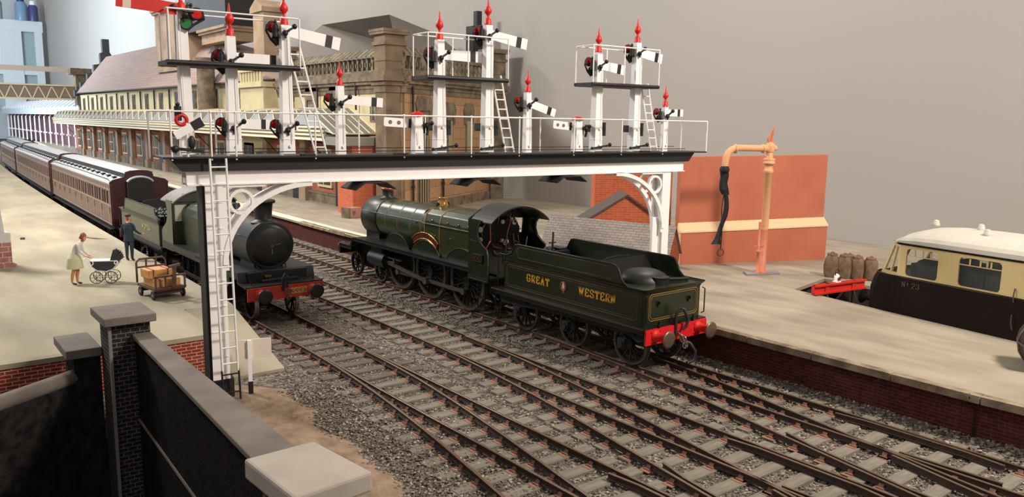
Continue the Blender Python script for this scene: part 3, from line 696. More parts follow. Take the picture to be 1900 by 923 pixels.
m = MB(); m.box(-1.22, 1.22, 20.55-YO, 21.65-YO, 1.36, 1.42); m.build('cab_floor', M_blk2, lo)
m = MB(); m.xprism([(-.8, 1.5), (.8, 1.5), (.8, 3.0), (.5, 3.3), (-.5, 3.3), (-.8, 3.0)], 21.50-YO, 21.64-YO); bh = m.build('backhead', M_blk2, lo)
m = MB()
R = random.Random(3)
for k in range(12):
    x, z = R.uniform(-.8, .75), R.uniform(2.2, 3.35); x2 = x+R.uniform(-.35, .35); z2 = z+R.uniform(-.8, .5); m.tube([(x, 21.46-YO, z), (x, 21.4-YO, (z+z2)/2), (x2, 21.4-YO, z2), (x2, 21.47-YO, z2-.05)], .018, 6)
m.tube([(-.9, 21.2-YO, 1.5), (-.9, 21.2-YO, 2.35), (-.6, 21.3-YO, 2.6), (-.6, 21.35-YO, 3.3)], .024, 6); m.tube([(.1, 21.4-YO, 1.8), (.1, 21.3-YO, 2.8), (.3, 21.35-YO, 3.3)], .022, 6)
split(m.build('copper_pipe', M_copper, bh))
m = MB()
for k in range(7): x, z = R.uniform(-.85, .6), R.uniform(2.3, 3.3); m.cyl((x, 21.46-YO, z), (x, 21.40-YO, z), R.uniform(.05, .085), n=14)
m.cyl((-.95, 21.45-YO, 3.0), (-.95, 21.4-YO, 3.0), .1, n=14); m.cyl((-.95, 21.45-YO, 2.65), (-.95, 21.4-YO, 2.65), .09, n=14)
split(m.build('pressure_gauge', M_dial, bh))
m = MB()
for k in range(5): x, z = R.uniform(-.5, .5), R.uniform(2.0, 3.1); m.bar((x, 21.42-YO, z), (x+R.uniform(-.15, .15), 21.3-YO, z+R.uniform(-.3, .3)), .025)
m.tube([(.55, 21.0-YO, 1.6), (.75, 21.0-YO, 2.7)], .02, 6); split(m.build('control_lever', M_steel, bh))
m = MB(); m.cyl((.62, 20.75-YO, 2.2), (.62, 20.8-YO, 2.2), .2, n=16); m.build('reverser', M_tyre, lo)
# tender
T0 = 20.35-YO; T1 = 13.66-YO
te = thing('locomotive_tender', 'dark green tender lettered GREAT WESTERN with bright red buffer beam, nearest the camera', 'locomotive tender', (CX, YO, 0), 0)
tender(te, T0, T1, M_green, M_buf, True, (19.2-YO, 16.92-YO, 14.63-YO))
m = MB(); x = -1.17-.004
k = letters(m, 'GREAT', (x, 18.62-YO, 1.74), (0,-1,0), (0,0,1), .21, gap=2.3, wt=1.0); letters(m, 'WESTERN', (x, 16.26-YO, 1.74), (0,-1,0), (0,0,1), .21, gap=1.9, wt=1.0); m.build('lettering', M_gold, te)
m = MB(); m.cyl((x-.004, 16.95-YO, 1.86), (x+.01, 16.95-YO, 1.86), .15, n=24); m.k = 1; m.ring((x-.006, 16.95-YO, 1.86), (1, 0, 0), .12, .022, 24, 5); m.prism([(-.06, -.13), (.06, -.13), (0, -.23)], (x-.006, 16.95-YO, 1.86), (0, -1, 0), (0, 0, 1), (.01, 0, 0)); m.k = 2
m.prism([(-.05, -.07), (.05, -.07), (.06, .05), (-.06, .05)], (x-.016, 16.95-YO, 1.86), (0, -1, 0), (0, 0, 1), (.01, 0, 0)); m.cyl((x-.016, 16.95-YO, 1.94), (x-.004, 16.95-YO, 1.94), .035, n=10); m.build('crest', [M_plate, mat('crest copper red', (150, 70, 50), .5), mat('crest silver', (196, 170, 150), .5)], te)

# ---------------------------------------------------------------- locomotive 6336, facing the camera
LY = 31.8
l2 = thing('steam_locomotive', 'black fronted locomotive with red buffer beam numbered 6336 beside the left platform', 'steam locomotive', (9.95, LY, 0), PI, 'steam locomotives')
def Y(y): return 32.0 - y
m = MB(); m.box(-.6, .6, Y(33), Y(24.9), .8, 1.4); m.build('frame', M_blk2, l2)
for s in (-1, 1): wheel(l2, (s*.765, Y(25.75), .49), .49, 10, s, name='pony_wheel', tyre=M_steel)
for y in (28.3, 30.2, 32.3):
    for s in (-1, 1): wheel(l2, (s*.765, Y(y), .86), .86, 16, s, .3, 'driving_wheel')
for s in (-1, 1):
    x = s*.93; m = MB(); m.bar((x, Y(28.3), .56), (x, Y(32.3), .56), .05, .13); m.bar((x+.05*s, Y(30.2), .56), (x+.05*s, Y(27.2), .9), .06, .14); m.build('connecting_rod', M_tyre, l2)
    m = MB(); m.cyl((x+.12*s, Y(26.2), .95), (x+.12*s, Y(27.2), .95), .3, n=18); m.box(x-.1, x+.3, Y(27.15), Y(26.25), .95, 1.45); m.build('cylinder', M_blk, l2)
m = MB(); m.yprism([(Y(33.9), 1.58), (Y(25.4), 1.58), (Y(25.3), 1.3), (Y(24.55), 1.24), (Y(24.55), 1.3), (Y(25.22), 1.34), (Y(25.3), 1.66), (Y(33.9), 1.66)], -1.3, 1.3)
for s in (-1, 1): m.box(s*1.26-.04, s*1.26+.04, Y(33.9), Y(25.4), 1.42, 1.6)
m.box(-1.0, 1.0, Y(25.5), Y(25.15), 1.3, 1.64)
m.build('running_plate', M_blk, l2)
m = MB(); m.prism([(-1.27, .84), (1.27, .84), (1.27, 1.26), (-1.27, 1.26)], (0, Y(24.55), 0), (1,0,0), (0,0,1), (0, .06, 0)); bb = m.build('buffer_beam', M_bufd, l2)
buffers(l2, Y(24.49), 1, mat_=M_bufd, headmat=M_blk)
m = MB(); letters(m, '6336', (-.16, Y(24.49)+.003, .97), (-1,0,0), (0,0,1), .17, gap=1.0, wt=1.15, th=.012); m.build('numerals', mat('cream gold paint', (255, 224, 130), .5), bb)
BZ2 = 2.4
m = MB(); m.lathe((0, Y(31.8), BZ2), (0, 1, 0), [(0, .84), (2.5, .80), (4.6, .75)], 40); bo = m.build('boiler', mat('dusty dark green', (44, 48, 36), .45), l2)
for y in (28.6, 29.8, 31.0):
    q = MB(); r = .83-.02*(31.8-y); q.lathe((0, Y(y), BZ2), (0, 1, 0), [(0, r), (0, r+.012), (.06, r+.012), (.06, r)], 40); q.build('boiler_band', M_blk2, bo)
m = MB(); m.lathe((0, Y(27.3), BZ2), (0, 1, 0), [(0, .78), (.02, .80), (1.5, .80), (1.51, .815), (1.56, .81), (1.575, .78), (1.578, .71), (1.58, .69), (1.64, .66), (1.69, .55), (1.73, .35), (1.75, .02)], 44); m.box(-.5, .5, Y(27.2), Y(25.95), 1.6, 1.95)
sb = m.build('smokebox', mat('smokebox black', (15, 16, 15), .42, var=.1), l2)
m = MB(); m.bar((0, Y(25.58), 2.4), (-.28, Y(25.56), 2.46), .03); m.bar((0, Y(25.58), 2.4), (.02, Y(25.55), 2.12), .03); m.cyl((0, Y(25.64), 2.4), (0, Y(25.55), 2.4), .05, n=10)
m.bar((.55, Y(25.68), 2.6), (-.1, Y(25.62), 2.6), .03, .05); m.bar((.55, Y(25.68), 2.2), (-.1, Y(25.62), 2.2), .03, .05); m.build('smokebox_door_handle', M_tyre, sb)
m = MB(); m.lathe((0, Y(26.3), 3.14), (0, 0, 1), [(0, .44), (.06, .33), (.12, .28), (.5, .31), (.62, .33), (.64, .41), (.72, .41), (.74, .37), (.74, .2)], 28); m.build('chimney', M_blk, l2)
m = MB()
for s in (-1, 1):
    m.tube([(s*.86, Y(31.5), 2.75), (s*.84, Y(26.2), 2.75)], .016, 5); m.bar((s*.45, Y(25.1), 1.3), (s*.45, Y(25.1), 1.48), .03); m.tube([(s*.25, Y(24.9), 1.3), (s*.5, Y(25.75), 1.75)], .025, 6); m.bar((s*1.05, Y(24.75), 1.28), (s*1.05, Y(24.75), 1.46), .03)
m.build('front_rail', M_blk, l2)
m = MB(); m.lathe((0, Y(29.0), 3.15), (0, 0, 1), [(0, .28), (.1, .2), (.35, .18), (.38, .15)], 16); m.build('safety_valve_cover', M_blk, l2)
m = MB(); m.tube([(.12, Y(24.47), 1.1), (.14, Y(24.4), 1.5), (.08, Y(24.38), 1.66), (.0, Y(24.38), 1.5), (.02, Y(24.4), 1.2)], .045, 7); m.build('vacuum_hose', M_blk2, l2)
m = MB(); m.ring((0, Y(24.35), 1.08), (0.3, 1, 0), .09, .022); m.ring((0, Y(24.33), .88), (1, .3, 0), .09, .022); m.build('coupling', M_tyre, l2)
m = MB(); m.cbox((.35, Y(25.12), 1.5), (.2, .04, .06)); m.build('step_plate', M_brass, l2)
# firebox and cab (open sided)
m = MB(); m.xprism([(a*.94, b-.12) for a, b in pf], Y(32.7), Y(30.2)); m.build('firebox', MATS['dusty dark green'], l2, bevel=.03)
m = MB()
for s in (-1, 1):
    sh = [(Y(32.5), 1.36), (Y(34.0), 1.36), (Y(34.0), 2.05), (Y(33.8), 2.2), (Y(33.35), 2.42), (Y(33.15), 2.7), (Y(33.15), 3.0), (Y(33.3), 3.24), (Y(33.3), 3.36), (Y(32.5), 3.36)]
    m.yprism(sh[::-1], s*1.24-.02, s*1.24+.02)
split(m.build('cab_side', M_green2, l2))
m = MB(); m.wall((-1.24, Y(32.5), 0), (1, 0, 0), 2.48, 1.4, 3.3, [(.1, .62, 2.55, 3.2), (1.86, 2.38, 2.55, 3.2)], .05, (0, -1, 0)); m.xprism([(-1.24, 3.28), (1.24, 3.28), (.8, 3.62), (0, 3.76), (-.8, 3.62)], Y(32.5)-.05, Y(32.5)); m.build('cab_front', MATS['dusty dark green'], l2)
m = MB()
for s in (-1, 1): m.wall((min(s*.62, s*1.14), Y(32.52), 0), (1, 0, 0), .52, 2.55, 3.2, [], .008, (0, -1, 0))
split(m.build('cab_window', glass('cab glass', (220, 216, 200), .5), l2))
m = MB(); ro = arc(0, 1.95, 1.84, 47, 133, 18); ri = arc(0, 1.92, 1.82, 47, 133, 18); m.xprism(ro + ri[::-1], Y(34.05), Y(32.35)); m.build('cab_roof', mat('cab roof grey', (110, 108, 104), .5, var=.06), l2)
m = MB(); m.box(-1.2, 1.2, Y(33.9), Y(32.55), 1.36, 1.44); m.xprism([(-.7, 1.5), (.7, 1.5), (.7, 3.0), (-.7, 3.0)], Y(32.75), Y(32.6)); m.build('backhead', M_blk, l2)
m = MB()
for k in range(16): a = (R.uniform(-.7, .7), Y(32.8), R.uniform(2.0, 3.1)); m.tube([a, (a[0]+R.uniform(-.2,.2), Y(32.9), a[2]+R.uniform(-.3,.3)), (a[0]+R.uniform(-.3,.3), Y(32.82), a[2]-.4)], .02, 5)
split(m.build('cab_pipe', M_steel, l2))
t2 = thing('locomotive_tender', 'plain grey green tender lettered WESTERN behind the locomotive numbered 6336', 'locomotive tender', (9.95, LY, 0), PI)
tender(t2, Y(34.25), Y(41.5), M_green2, M_bufd, False, (Y(35.7), Y(37.9), Y(40.3)))
m = MB(); letters(m, 'WESTERN', (1.174, Y(37.5), 1.74), (0, 1, 0), (0, 0, 1), .2, gap=1.9, wt=.9); letters(m, 'GREAT', (1.174, Y(40.5), 1.74), (0, 1, 0), (0, 0, 1), .2, gap=1.9, wt=.9); m.build('lettering', mat('pale yellow lettering', (182, 176, 128), .5), t2)
m = MB(); R2 = random.Random(5)
for k in range(60): s_ = R2.uniform(.08, .16); m.sphere((R2.uniform(-.8, .8), Y(35.4)-R2.uniform(0, 2.5), 2.42+R2.uniform(-.05, .1)), (s_, s_, s_*.8), 5, 4)
tag(m.build('coal', M_coal), 'heap of coal in the bunker of the tender behind locomotive 6336', 'coal', None, 'stuff').location = (9.95, LY, 0); C.objects['coal'].rotation_euler = (0, 0, PI)
# ================================================================= signal gantry
M_wht = mat('white enamel', (245, 242, 240), .45, var=.015)
M_sblk = mat('signal black', (24, 23, 23), .5)
M_sred = mat('signal red', (208, 34, 26), .45)
M_lens_r = mat('red lens', (196, 18, 18), .15)
M_lens_g = mat('dark green lens', (22, 40, 28), .15); M_lens_g1 = mat('green lens', (40, 120, 60), .15); M_lens_rd = mat('deep red lens', (150, 22, 20), .2)
GA = math.atan2(-1.08, 15.04); GO = (5.44, 18.82, 0)
g = thing('signal_gantry', 'white girder signal gantry spanning the tracks on two white posts with black timber deck', 'signal gantry', GO, GA)
def ug(x, y=None):   # helper: world X to distance along the gantry
    return (x-5.44)/math.cos(GA)
m = MB()
for v in (0, .5): m.box(-.02, 15.95, v-.02, v+.02, 5.03, 5.36); m.box(-.02, 15.95, v-.09, v+.09, 5.03, 5.06); m.box(-.02, 15.95, v-.09, v+.09, 5.33, 5.36)
for u in [i*1.2 for i in range(14)]: m.box(u, u+.06, 0, .5, 5.08, 5.2)
m.build('girder', M_wht, g)
m = MB()
m.yprism([(-.14, 5.365), (-.14, 5.67), (-.05, 5.69), (.62, 5.69), (.62, 5.365)], -.12, 16.05)
for s, u in ((-1, -.12), (1, 16.05)): m.prism([(0, 5.67), (s*.28, 5.67), (s*.22, 5.60), (s*.05, 5.40), (0, 5.37)], (u, -.14, 0), (1, 0, 0), (0, 0, 1), (0, .76, 0))
m.box(-.55, 16.75, -.3, .95, 5.66, 5.70)
m.build('deck', M_sblk, g)
m = MB()
for u in (2.6, 5.1, 7.6, 11.0, 13.8): m.box(u, u+.35, -.28, -.12, 5.70, 5.74)
m.box(-.1, 16, -.02, .02, 5.78, 5.80); m.box(-.1, 16, .5, .53, 5.84, 5.86); m.build('rodding', M_blk2, g)
def hand(m, u0, u1, v, z0, z1, posts, r=.021):
    m.tube([(u0, v, z1), (u1, v, z1)], r, 6)
    for u in posts: m.tube([(u, v, z0), (u, v, z1)], r, 6)
    for u in posts[1:-1]: m.sphere((u, v, z1), r*1.8, 8, 5)
m = MB(); hand(m, -.35, 16.75, -.26, 5.62, 6.71, (-.35, .40, 1.10, 2.98, 4.9, 7.38, 9.5, 11.55, 12.35, 14.0, 14.95, 16.75)[:0] + (-.35, .5, 1.05, 2.95, 5.35, 7.4, 9.0, 11.0, 12.9, 14.7, 16.75)); m.build('front_handrail', M_wht, g)
m = MB(); hand(m, -.6, 16.75, .92, 5.62, 6.71, (-.6, .9, 2.6, 4.6, 6.6, 8.6, 10.6, 12.6, 14.6, 16.75)); m.tube([(16.75, -.26, 6.71), (16.75, .92, 6.71)], .017, 6); m.tube([(-.35, -.26, 6.71), (-.6, .92, 6.71)], .017, 6); m.build('rear_handrail', M_wht, g)
# posts
m = MB(); m.box(.36, .76, -.06, -.02, -.0, 5.03); m.box(.36, .76, .42, .46, -.0, 5.03); m.box(.50, .62, -.04, .46, 0, 5.03); m.k = 1; m.box(.30, .36, .0, .5, GZ, 5.03); m.box(.28, .84, -.08, .5, GZ, .35)
m.k = 0
for z in [i*.62 + .9 for i in range(7)]: m.box(.38, .74, -.075, -.055, z, z+.03)
gp = m.build('post', [M_wht, M_blk2], g)
m = MB(); m.box(15.05, 15.35, -.05, -.0, .9, 5.03); m.box(15.05, 15.35, .45, .5, .9, 5.03); m.box(15.12, 15.28, 0, .45, .9, 5.03); m.box(14.75, 15.05, .1, .2, .9, 3.5); m.build('post', M_wht, g)
def bracket(u0, dirn):
    m = MB()
    R = 2.15
    for v in (-.03, .42):
        # quadrant rib from the post to the girder
        pts = arc(u0 + dirn*R*1.0, 5.03-R*.9+.0, R*1.0, 180 if dirn > 0 else 0, 90, 16)
        pts = [(a, 5.03 - .02 - (5.03-R*.9 + R*1.0 - b)*.87 + .0) for a, b in pts]
        P = [Vector((a, v, b)) for a, b in pts]
        for a, b in zip(P, P[1:]): m.bar(a, b, .12, .12, up=(0, 1, 0))
        c = Vector((u0 + dirn*.42, v, 4.62)); n = 24
        Q = [c + Vector((.27*math.cos(2*PI*i/n), 0, .27*math.sin(2*PI*i/n))) for i in range(n+1)]
        for a, b in zip(Q, Q[1:]): m.bar(a, b, .07, .09, up=(0, 1, 0))
        m.box(min(u0, u0+dirn*1.0), max(u0, u0+dirn*1.0), v-.03, v+.03, 4.97, 5.03)
        m.box(min(u0, u0+dirn*.08), max(u0, u0+dirn*.08), v-.03, v+.03, 3.0, 5.0)
    m.build('bracket', M_wht, g)
bracket(.76, 1); bracket(15.05, -1)
# trough shields hanging over the tracks
for i, (u, ln) in enumerate(((4.55, 1.0), (7.85, 1.0), (11.0, 1.0))):
    m = MB(); m.prism([(-.56, 4.83), (-.30, 5.0), (.30, 5.0), (.56, 4.83), (.56, 4.80), (.30, 4.97), (-.30, 4.97), (-.56, 4.80)], (u, -.25, 0), (1, 0, 0), (0, 0, 1), (0, ln, 0)); m.box(u-.03, u+.03, .0, .5, 4.96, 5.05)
    
    m.build('smoke_shield', M_blk2, g)
# long access ladder
def ladder(name, label, a, b, wdt, n, rdir, mt, hoop=False, back=None):
    a, b = Vector(a), Vector(b); root = thing(name, label, 'ladder', tuple(b)); off = tuple(b); rd = Vector(rdir).normalized()*wdt/2
    for s in (-1, 1):
        m = MB(off); m.tube([a+rd*s, b+rd*s], .028, 6); m.build('rail', mt, root)
    for i in range(n):
        p = a + (b-a)*((i+.5)/n); m = MB(off); m.tube([p-rd, p+rd], .02, 6); m.build('rung', mt, root)
    return root
dx = (math.cos(GA), math.sin(GA), 0)
L1 = ladder('ladder', 'tall white ladder climbing the left gantry post from the ground', (6.03, 18.46, 5.66), (6.10, 18.42, .62), .36, 13, dx, M_wht)
m = MB((6.10, 18.42, .62)); 
for s in (-.2, .2): m.tube([(6.10+s, 18.42, .66), (6.12+s, 18.40, GZ+.02)], .025, 6)
for z in (.55, .1): m.tube([(5.9, 18.42, z), (6.32, 18.40, z)], .02, 6)
m.build('foot', M_blk2, L1)

def W(u, v, z): return (GO[0] + u*math.cos(GA) - v*math.sin(GA), GO[1] + u*math.sin(GA) + v*math.cos(GA), z)
def finial(m, z, s=1.0):
    m.k = 1; m.lathe((0, 0, z), (0, 0, 1), [(0, .085*s), (.16*s, .085*s), (.18*s, .06*s), (.26*s, .04*s), (.30*s, .05*s), (.34*s, .085*s), (.40*s, .09*s), (.46*s, .07*s), (.52*s, .035*s), (.66*s, .018*s), (.70*s, .005)], 12, True)
def arm_mesh(s, L, h, front=False, holes=False):
    pass
def signal(u, ztop, label, arms=(), fin=1.0, v=.25, disc=False, tall=True, group='semaphore signals on the gantry', base=5.70, wd=.12, lowbits=True):
    """arms: (z, angle_deg (+ up), length, kind, side)"""
    root = thing('disc_signal' if disc else 'semaphore_signal', label, 'railway signal', W(u, v, base), GA, group)
    H = ztop - base
    m = MB(); w0 = wd*(1.25 if H > 2 else 1.05); w1 = wd*.82
    vs = [(-w0, -w0, 0), (w0, -w0, 0), (w0, w0, 0), (-w0, w0, 0), (-w1, -w1, H), (w1, -w1, H), (w1, w1, H), (-w1, w1, H)]
    m.add(vs, [(0,3,2,1),(4,5,6,7),(0,1,5,4),(1,2,6,5),(2,3,7,6),(3,0,4,7)])
    if H > 2.2: m.box(-w0*1.02, w0*1.02, -w0*1.02, w0*1.02, .38, .40); m.box(-w1*1.15, w1*1.15, -w1*1.15, w1*1.15, H*.62, H*.62+.02)
    m.build('post', M_wht, root)
    if lowbits:
        m = MB()
        for z in (.22, .72) if H > 2 else (.2,): m.cyl((.02, -w0-.04, z), (.02, -w0, z), .035, n=8)
        split(m.build('bolt', M_wht, root))
    if disc:
        m = MB(); m.lathe((0, 0, H), (0, 0, 1), [(0, .19), (.04, .20), (.09, .13), (.11, .02)], 8, False); m.build('cap', M_sred, root)
    else:
        m = MB(); m.lathe((0, 0, H-.02), (0, 0, 1), [(0, .10*fin), (.18*fin, .095*fin), (.21*fin, .06*fin), (.27*fin, .035*fin), (.31*fin, .05*fin), (.36*fin, .10*fin), (.43*fin, .105*fin), (.50*fin, .075*fin), (.56*fin, .035*fin), (.74*fin, .016*fin), (.78*fin, .003)], 12)
        m.build('finial', M_sred, root)
    for (z, ang, L, kind, side) in arms:
        z -= base; t = math.radians(ang)*side; ux = Vector((side*math.cos(t) if side > 0 else -math.cos(t), 0, math.sin(math.radians(ang)))); 
        ux = Vector((side*math.cos(math.radians(ang)), 0, math.sin(math.radians(ang)))); uz = Vector((-ux.z*side, 0, abs(ux.x)))
        hb = .125 if kind != 'small' else .11; ha = .155 if kind != 'small' else .12
        yo = -.17 if kind == 'red' else .16
        o = Vector((0, yo, z)); c0 = Vector((ux.x*.12, 0, ux.z*.12))
        m = MB(); k0, k1, k2 = (0, 1, 0)
        st = (L*.74, L*.86) if kind != 'red' else (L*.78, L*.9)
        def quad(a, b, k):
            m.k = k; f = lambda q: hb + (ha-hb)*q/L
            m.prism([(a, -f(a)), (b, -f(b)), (b, f(b)), (a, f(a))], o, ux, uz, (0, .02, 0))
        if kind == 'disc':
            m.k = 0; n = 12; P = [(.16, -.115), (L, -.115), (L, .115), (.16, .115)]
            m.prism([(.14, -.12), (L-.03, -.12), (L, -.09), (L, .09), (L-.03, .12), (.14, .12)], o, ux, uz, (0, .02, 0)); m.k = 1; m.prism([(.1, -.12), (.18, -.12), (.18, .12), (.1, .12)], o+Vector((0, -.004, 0)), ux, uz, (0, .028, 0))
            m.k = 2
            for q in (.52, .8): c = o + ux*L*q; m.cyl(c+Vector((0, -.006, 0)), c+Vector((0, .026, 0)), .055, n=14)
            mats = [M_wht, M_sblk, mat('disc hole grey', (120, 104, 96), .6)]
        elif kind == 'red':
            quad(.12, st[0], 0); quad(st[0], st[1], 1); quad(st[1], L, 0); mats = [mat('arm red', (206, 36, 32), .45), mat('arm stripe', (218, 200, 180), .5)]
        else:
            quad(.12, st[0], 0); quad(st[0], st[1], 1); quad(st[1], L, 0); mats = [M_wht, M_sblk]
        A = m.build('signal_arm', mats, root)
        # spectacle casting opposite the arm, with lenses
        m = MB(); sd = -side
        cc = o + Vector((sd*.22, 0, -.02)) if kind != 'disc' else o + Vector((sd*.18, 0, -.1))
        k_ = .8 if kind in ('small', 'disc') else 1.0
        lens = [(cc + Vector((sd*.02, 0, .06*k_)), M_lens_r if z < 1.2 else M_lens_rd), (cc + Vector((-sd*.10, 0, -.22*k_)), M_lens_g)] if kind != 'red' else [(o+Vector((sd*.30, 0, -.06)), M_lens_r), (o+Vector((sd*.06, 0, -.28)), M_lens_g1)]
        for c, lm in lens:
            m.cyl(c-Vector((0, .02, 0)), c+Vector((0, .02, 0)), .135*k_, n=18) if False else m.ring(c, (0, 1, 0), .125*k_, .025*k_, 18, 5)
        m.tube([o + Vector((side*.1, -.02, .0)), o + Vector((sd*.05, -.04, -.03)), cc], .045*k_, 6)
        m.tube([lens[0][0] + Vector((sd*.12*k_, 0, .05)), lens[0][0] + Vector((sd*.15*k_, 0, -.1)), lens[1][0] + Vector((sd*.16*k_, 0, -.02)), lens[1][0] + Vector((sd*.02, 0, -.15*k_))], .03*k_, 6)
        S = m.build('spectacle', M_sblk, root)
        for c, lm in lens:
            q = MB(); q.lathe(c-Vector((0, .015, 0)), (0, 1, 0), [(0, .12*k_), (.02, .12*k_), (.03, .06)], 18); q.build('lens', lm, S)
        # lamp behind the spectacle, facing arm end blinder, balance crank
        m = MB(); lc = cc + Vector((0, -.16 if kind != 'red' else .2, -.04)); m.cyl(lc-Vector((0, 0, .14*k_)), lc+Vector((0, 0, .12*k_)), .075*k_, n=12); m.cyl(lc+Vector((0, 0, .12*k_)), lc+Vector((0, 0, .20*k_)), .03*k_, n=8); m.sphere(lc+Vector((0, 0, .21*k_)), .045*k_, 8, 5)
        m.bar(lc-Vector((0, 0, .14*k_)), Vector((0, 0, z-.24)), .03, .02); m.build('lamp', M_sblk, root)
        m = MB(); b0 = o + Vector((side*.16, -yo*.0-.0, .06)); yb = -.16 if kind != 'red' else -.22
        if kind != 'disc':
            m.bar(Vector((-side*.12, yb, z-.16)), Vector((side*.2, yb, z+.04)), .05, .04, up=(0, 1, 0)); m.sphere((side*.2, yb, z+.05), .065, 8, 6); m.sphere((-side*.03, yb, z-.12), .07, 8, 6); m.bar(Vector((-side*.05, yb, z-.05)), Vector((-side*.02, yb, z-.24)), .05, .04, up=(0, 1, 0))
        else:
            m.bar(Vector((.1, yb, z-.02)), Vector((.36, yb, z+.02)), .05); m.sphere((.36, yb, z+.02), .06, 8, 6); m.sphere((.2, yb, z-.04), .08, 8, 6); m.bar(Vector((.3, yb, z+.05)), Vector((.2, yb, z-.3)), .07, .04)
        m.build('crank', M_sblk, root)
        m = MB(); m.tube([(w0*.4*side, -w0-.02, .25), (w0*.5*side, -w0-.03, z-.2)], .009, 5); m.build('pull_rod', M_wht, root)
    if lowbits and H > 2 and u > 5:
        m = MB(); m.bar((-.3, -.2, .12), (.42, -.2, .22), .045); m.sphere((.42, -.2, .23), .06, 8, 6); m.sphere((-.3, -.2, .12), .05, 8, 6); m.bar((.1, -.2, .16), (.1, 0, .1), .05); m.build('balance_lever', M_sblk, root)
        m = MB(); m.box(-.34, -.2, .02, .14, .62, .84); m.box(.2, .3, -.12, .04, .5, .92); split(m.build('lamp_box', M_sblk, root))
    return root
sg = signal
sg(ug(5.53), 8.93, 'tallest left signal post with red white-striped arm pointing left above green and red lenses', [(8.93, 5, 1.34, 'red', -1)])
sg(ug(6.58), 8.45, 'gantry signal post just right of the red armed signal, white arm pointing right', [(7.98, -2, 1.30, 'arm', 1), (6.45, -1, .95, 'small', 1)])
sg(ug(7.86), 8.80, 'rightmost signal post of the tall left trio, white arm drooping right', [(8.72, -10, 1.5, 'arm', 1), (6.42, -2, .34, 'small', 1)])
sg(ug(9.24), 7.42, 'short signal post with red finial right of the left trio, white arm level', [(7.10, -3, 1.26, 'small', 1)], fin=.8, wd=.1)
sg(ug(11.42), 6.72, 'left red capped short square post with a two holed white arm', [(6.5, 3, .9, 'disc', -1)], disc=True, wd=.13)
sg(ug(12.10), 8.75, 'left signal post of the middle pair, level white arm inside the railing', [(8.38, 0, 1.45, 'arm', 1)])
sg(ug(13.64), 9.25, 'tallest signal post of the middle pair with drooping white arm', [(9.06, -9, 1.48, 'arm', 1)])
sg(ug(15.04), 7.45, 'short signal post with drooping white arm, between the middle and right platforms', [(7.2, -16, 1.2, 'small', 1)], fin=.85, wd=.1)
sg(ug(16.93), 6.68, 'right red capped short square post with a two holed white arm', [(6.47, 5, .8, 'disc', -1)], disc=True, wd=.13)
sg(ug(17.68), 8.75, 'left post of the right hand tall pair, its striped arm inside the railing', [(8.43, -7, 1.28, 'arm', 1)])
sg(ug(19.28), 9.15, 'tallest signal post of the right hand pair with drooping white arm', [(8.92, -9, 1.3, 'arm', 1)])
sg(ug(20.64), 7.18, 'shortest signal post at the right end of the gantry with level white arm', [(6.98, 0, 1.02, 'small', 1)], fin=.9, wd=.09)
# the small low arm in front of the red signal, tilted up
r = thing('semaphore_signal', 'small tilted white arm with black end and red ring, low before the leftmost post', 'railway signal', W(.02, -.2, 5.7), GA)
m = MB(); m.tube([(-.02, 0, 0), (-.02, 0, .75)], .03, 6); m.build('post', M_wht, r)
ux = Vector((math.cos(.5), 0, math.sin(.5))); uz = Vector((-ux.z, 0, ux.x)); m = MB(); m.prism([(-.32, -.09), (.1, -.09), (.1, .09), (-.32, .09)], (-.0, -.03, .62), ux, uz, (0, .02, 0)); m.k = 1; m.prism([(.1, -.1), (.36, -.11), (.36, .11), (.1, .1)], (0, -.03, .62), ux, uz, (0, .02, 0)); m.build('signal_arm', [M_wht, M_sblk], r)
m = MB(); m.ring((-.12, .02, .82), (0, 1, 0), .11, .045, 18, 6); m.build('spectacle', M_sred, r)
m = MB(); m.cyl((-.18, .06, .8), (-.18, .06, 1.12), .08, n=12); m.sphere((-.18, .06, 1.16), .05, 8, 5); m.build('lamp', M_sblk, r)
m = MB(); m.bar((-.4, -.05, .2), (.3, -.05, .12), .07); m.sphere((.06, -.06, .32), (.08, .05, .16), 8, 6); m.sphere((-.3, -.05, .18), .09, 8, 6); m.build('crank', M_sblk, r)
# second low spectacle on the third post
# upper stages
def stage(name_label, u0, u1, z, rz, posts, v0=-.2, v1=.7, lad=None, hoopside=None):
    root = thing('signal_stage', name_label, 'platform', W(u0, 0, z), GA); off_u = u0
    m = MB(); m.box(0, u1-u0, v0, v1, 0-.05, .05); m.cyl((0, v0, 0), (u1-u0, v0, 0), .06, n=8); m.cyl((0, v1, 0), (u1-u0, v1, 0), .06, n=8); m.build('floor', M_sblk, root)
    m = MB(); h = rz-z; r = .02
    for v in (v0, v1):
        m.tube([(0.05, v, h), (u1-u0, v, h)], r, 6)
        for p in posts: m.tube([(p-u0+.02, v, 0), (p-u0+.02, v, h)], r, 6)
    m.tube([(0.05, v0, h), (.05, v1, h)], r, 6)
    m.build('handrail', M_wht, root)
    return root
stage('highest left signal stage carrying a railing below the red arm', -.35, 2.62, 7.77, 8.92, (-.3, 2.62))
stage('middle signal stage with black floor around the middle pair of tall posts', ug(11.50), ug(14.07), 7.73, 8.88, (ug(11.52), ug(12.75), ug(14.05)), v0=-.15)
stage('right signal stage with black floor around the right hand pair of tall posts', ug(17.15), ug(19.9), 7.77, 8.93, (ug(17.15), ug(18.4), ug(19.88)), v0=-.15)
def upl(label, ua, ub, za, v=-.1):
    return ladder('ladder', label, W(ua, v, za), W(ub, v, 5.72), .3, 8, dx, M_wht)
upl('short white ladder from the deck up to the left signal stage', ug(8.12), ug(8.75), 8.3, .35)
upl('short white ladder from the deck up to the middle signal stage', ug(14.0), ug(14.5), 7.9, .35)
upl('short white ladder from the deck up to the right signal stage', ug(19.75), ug(20.3), 7.9, .35)
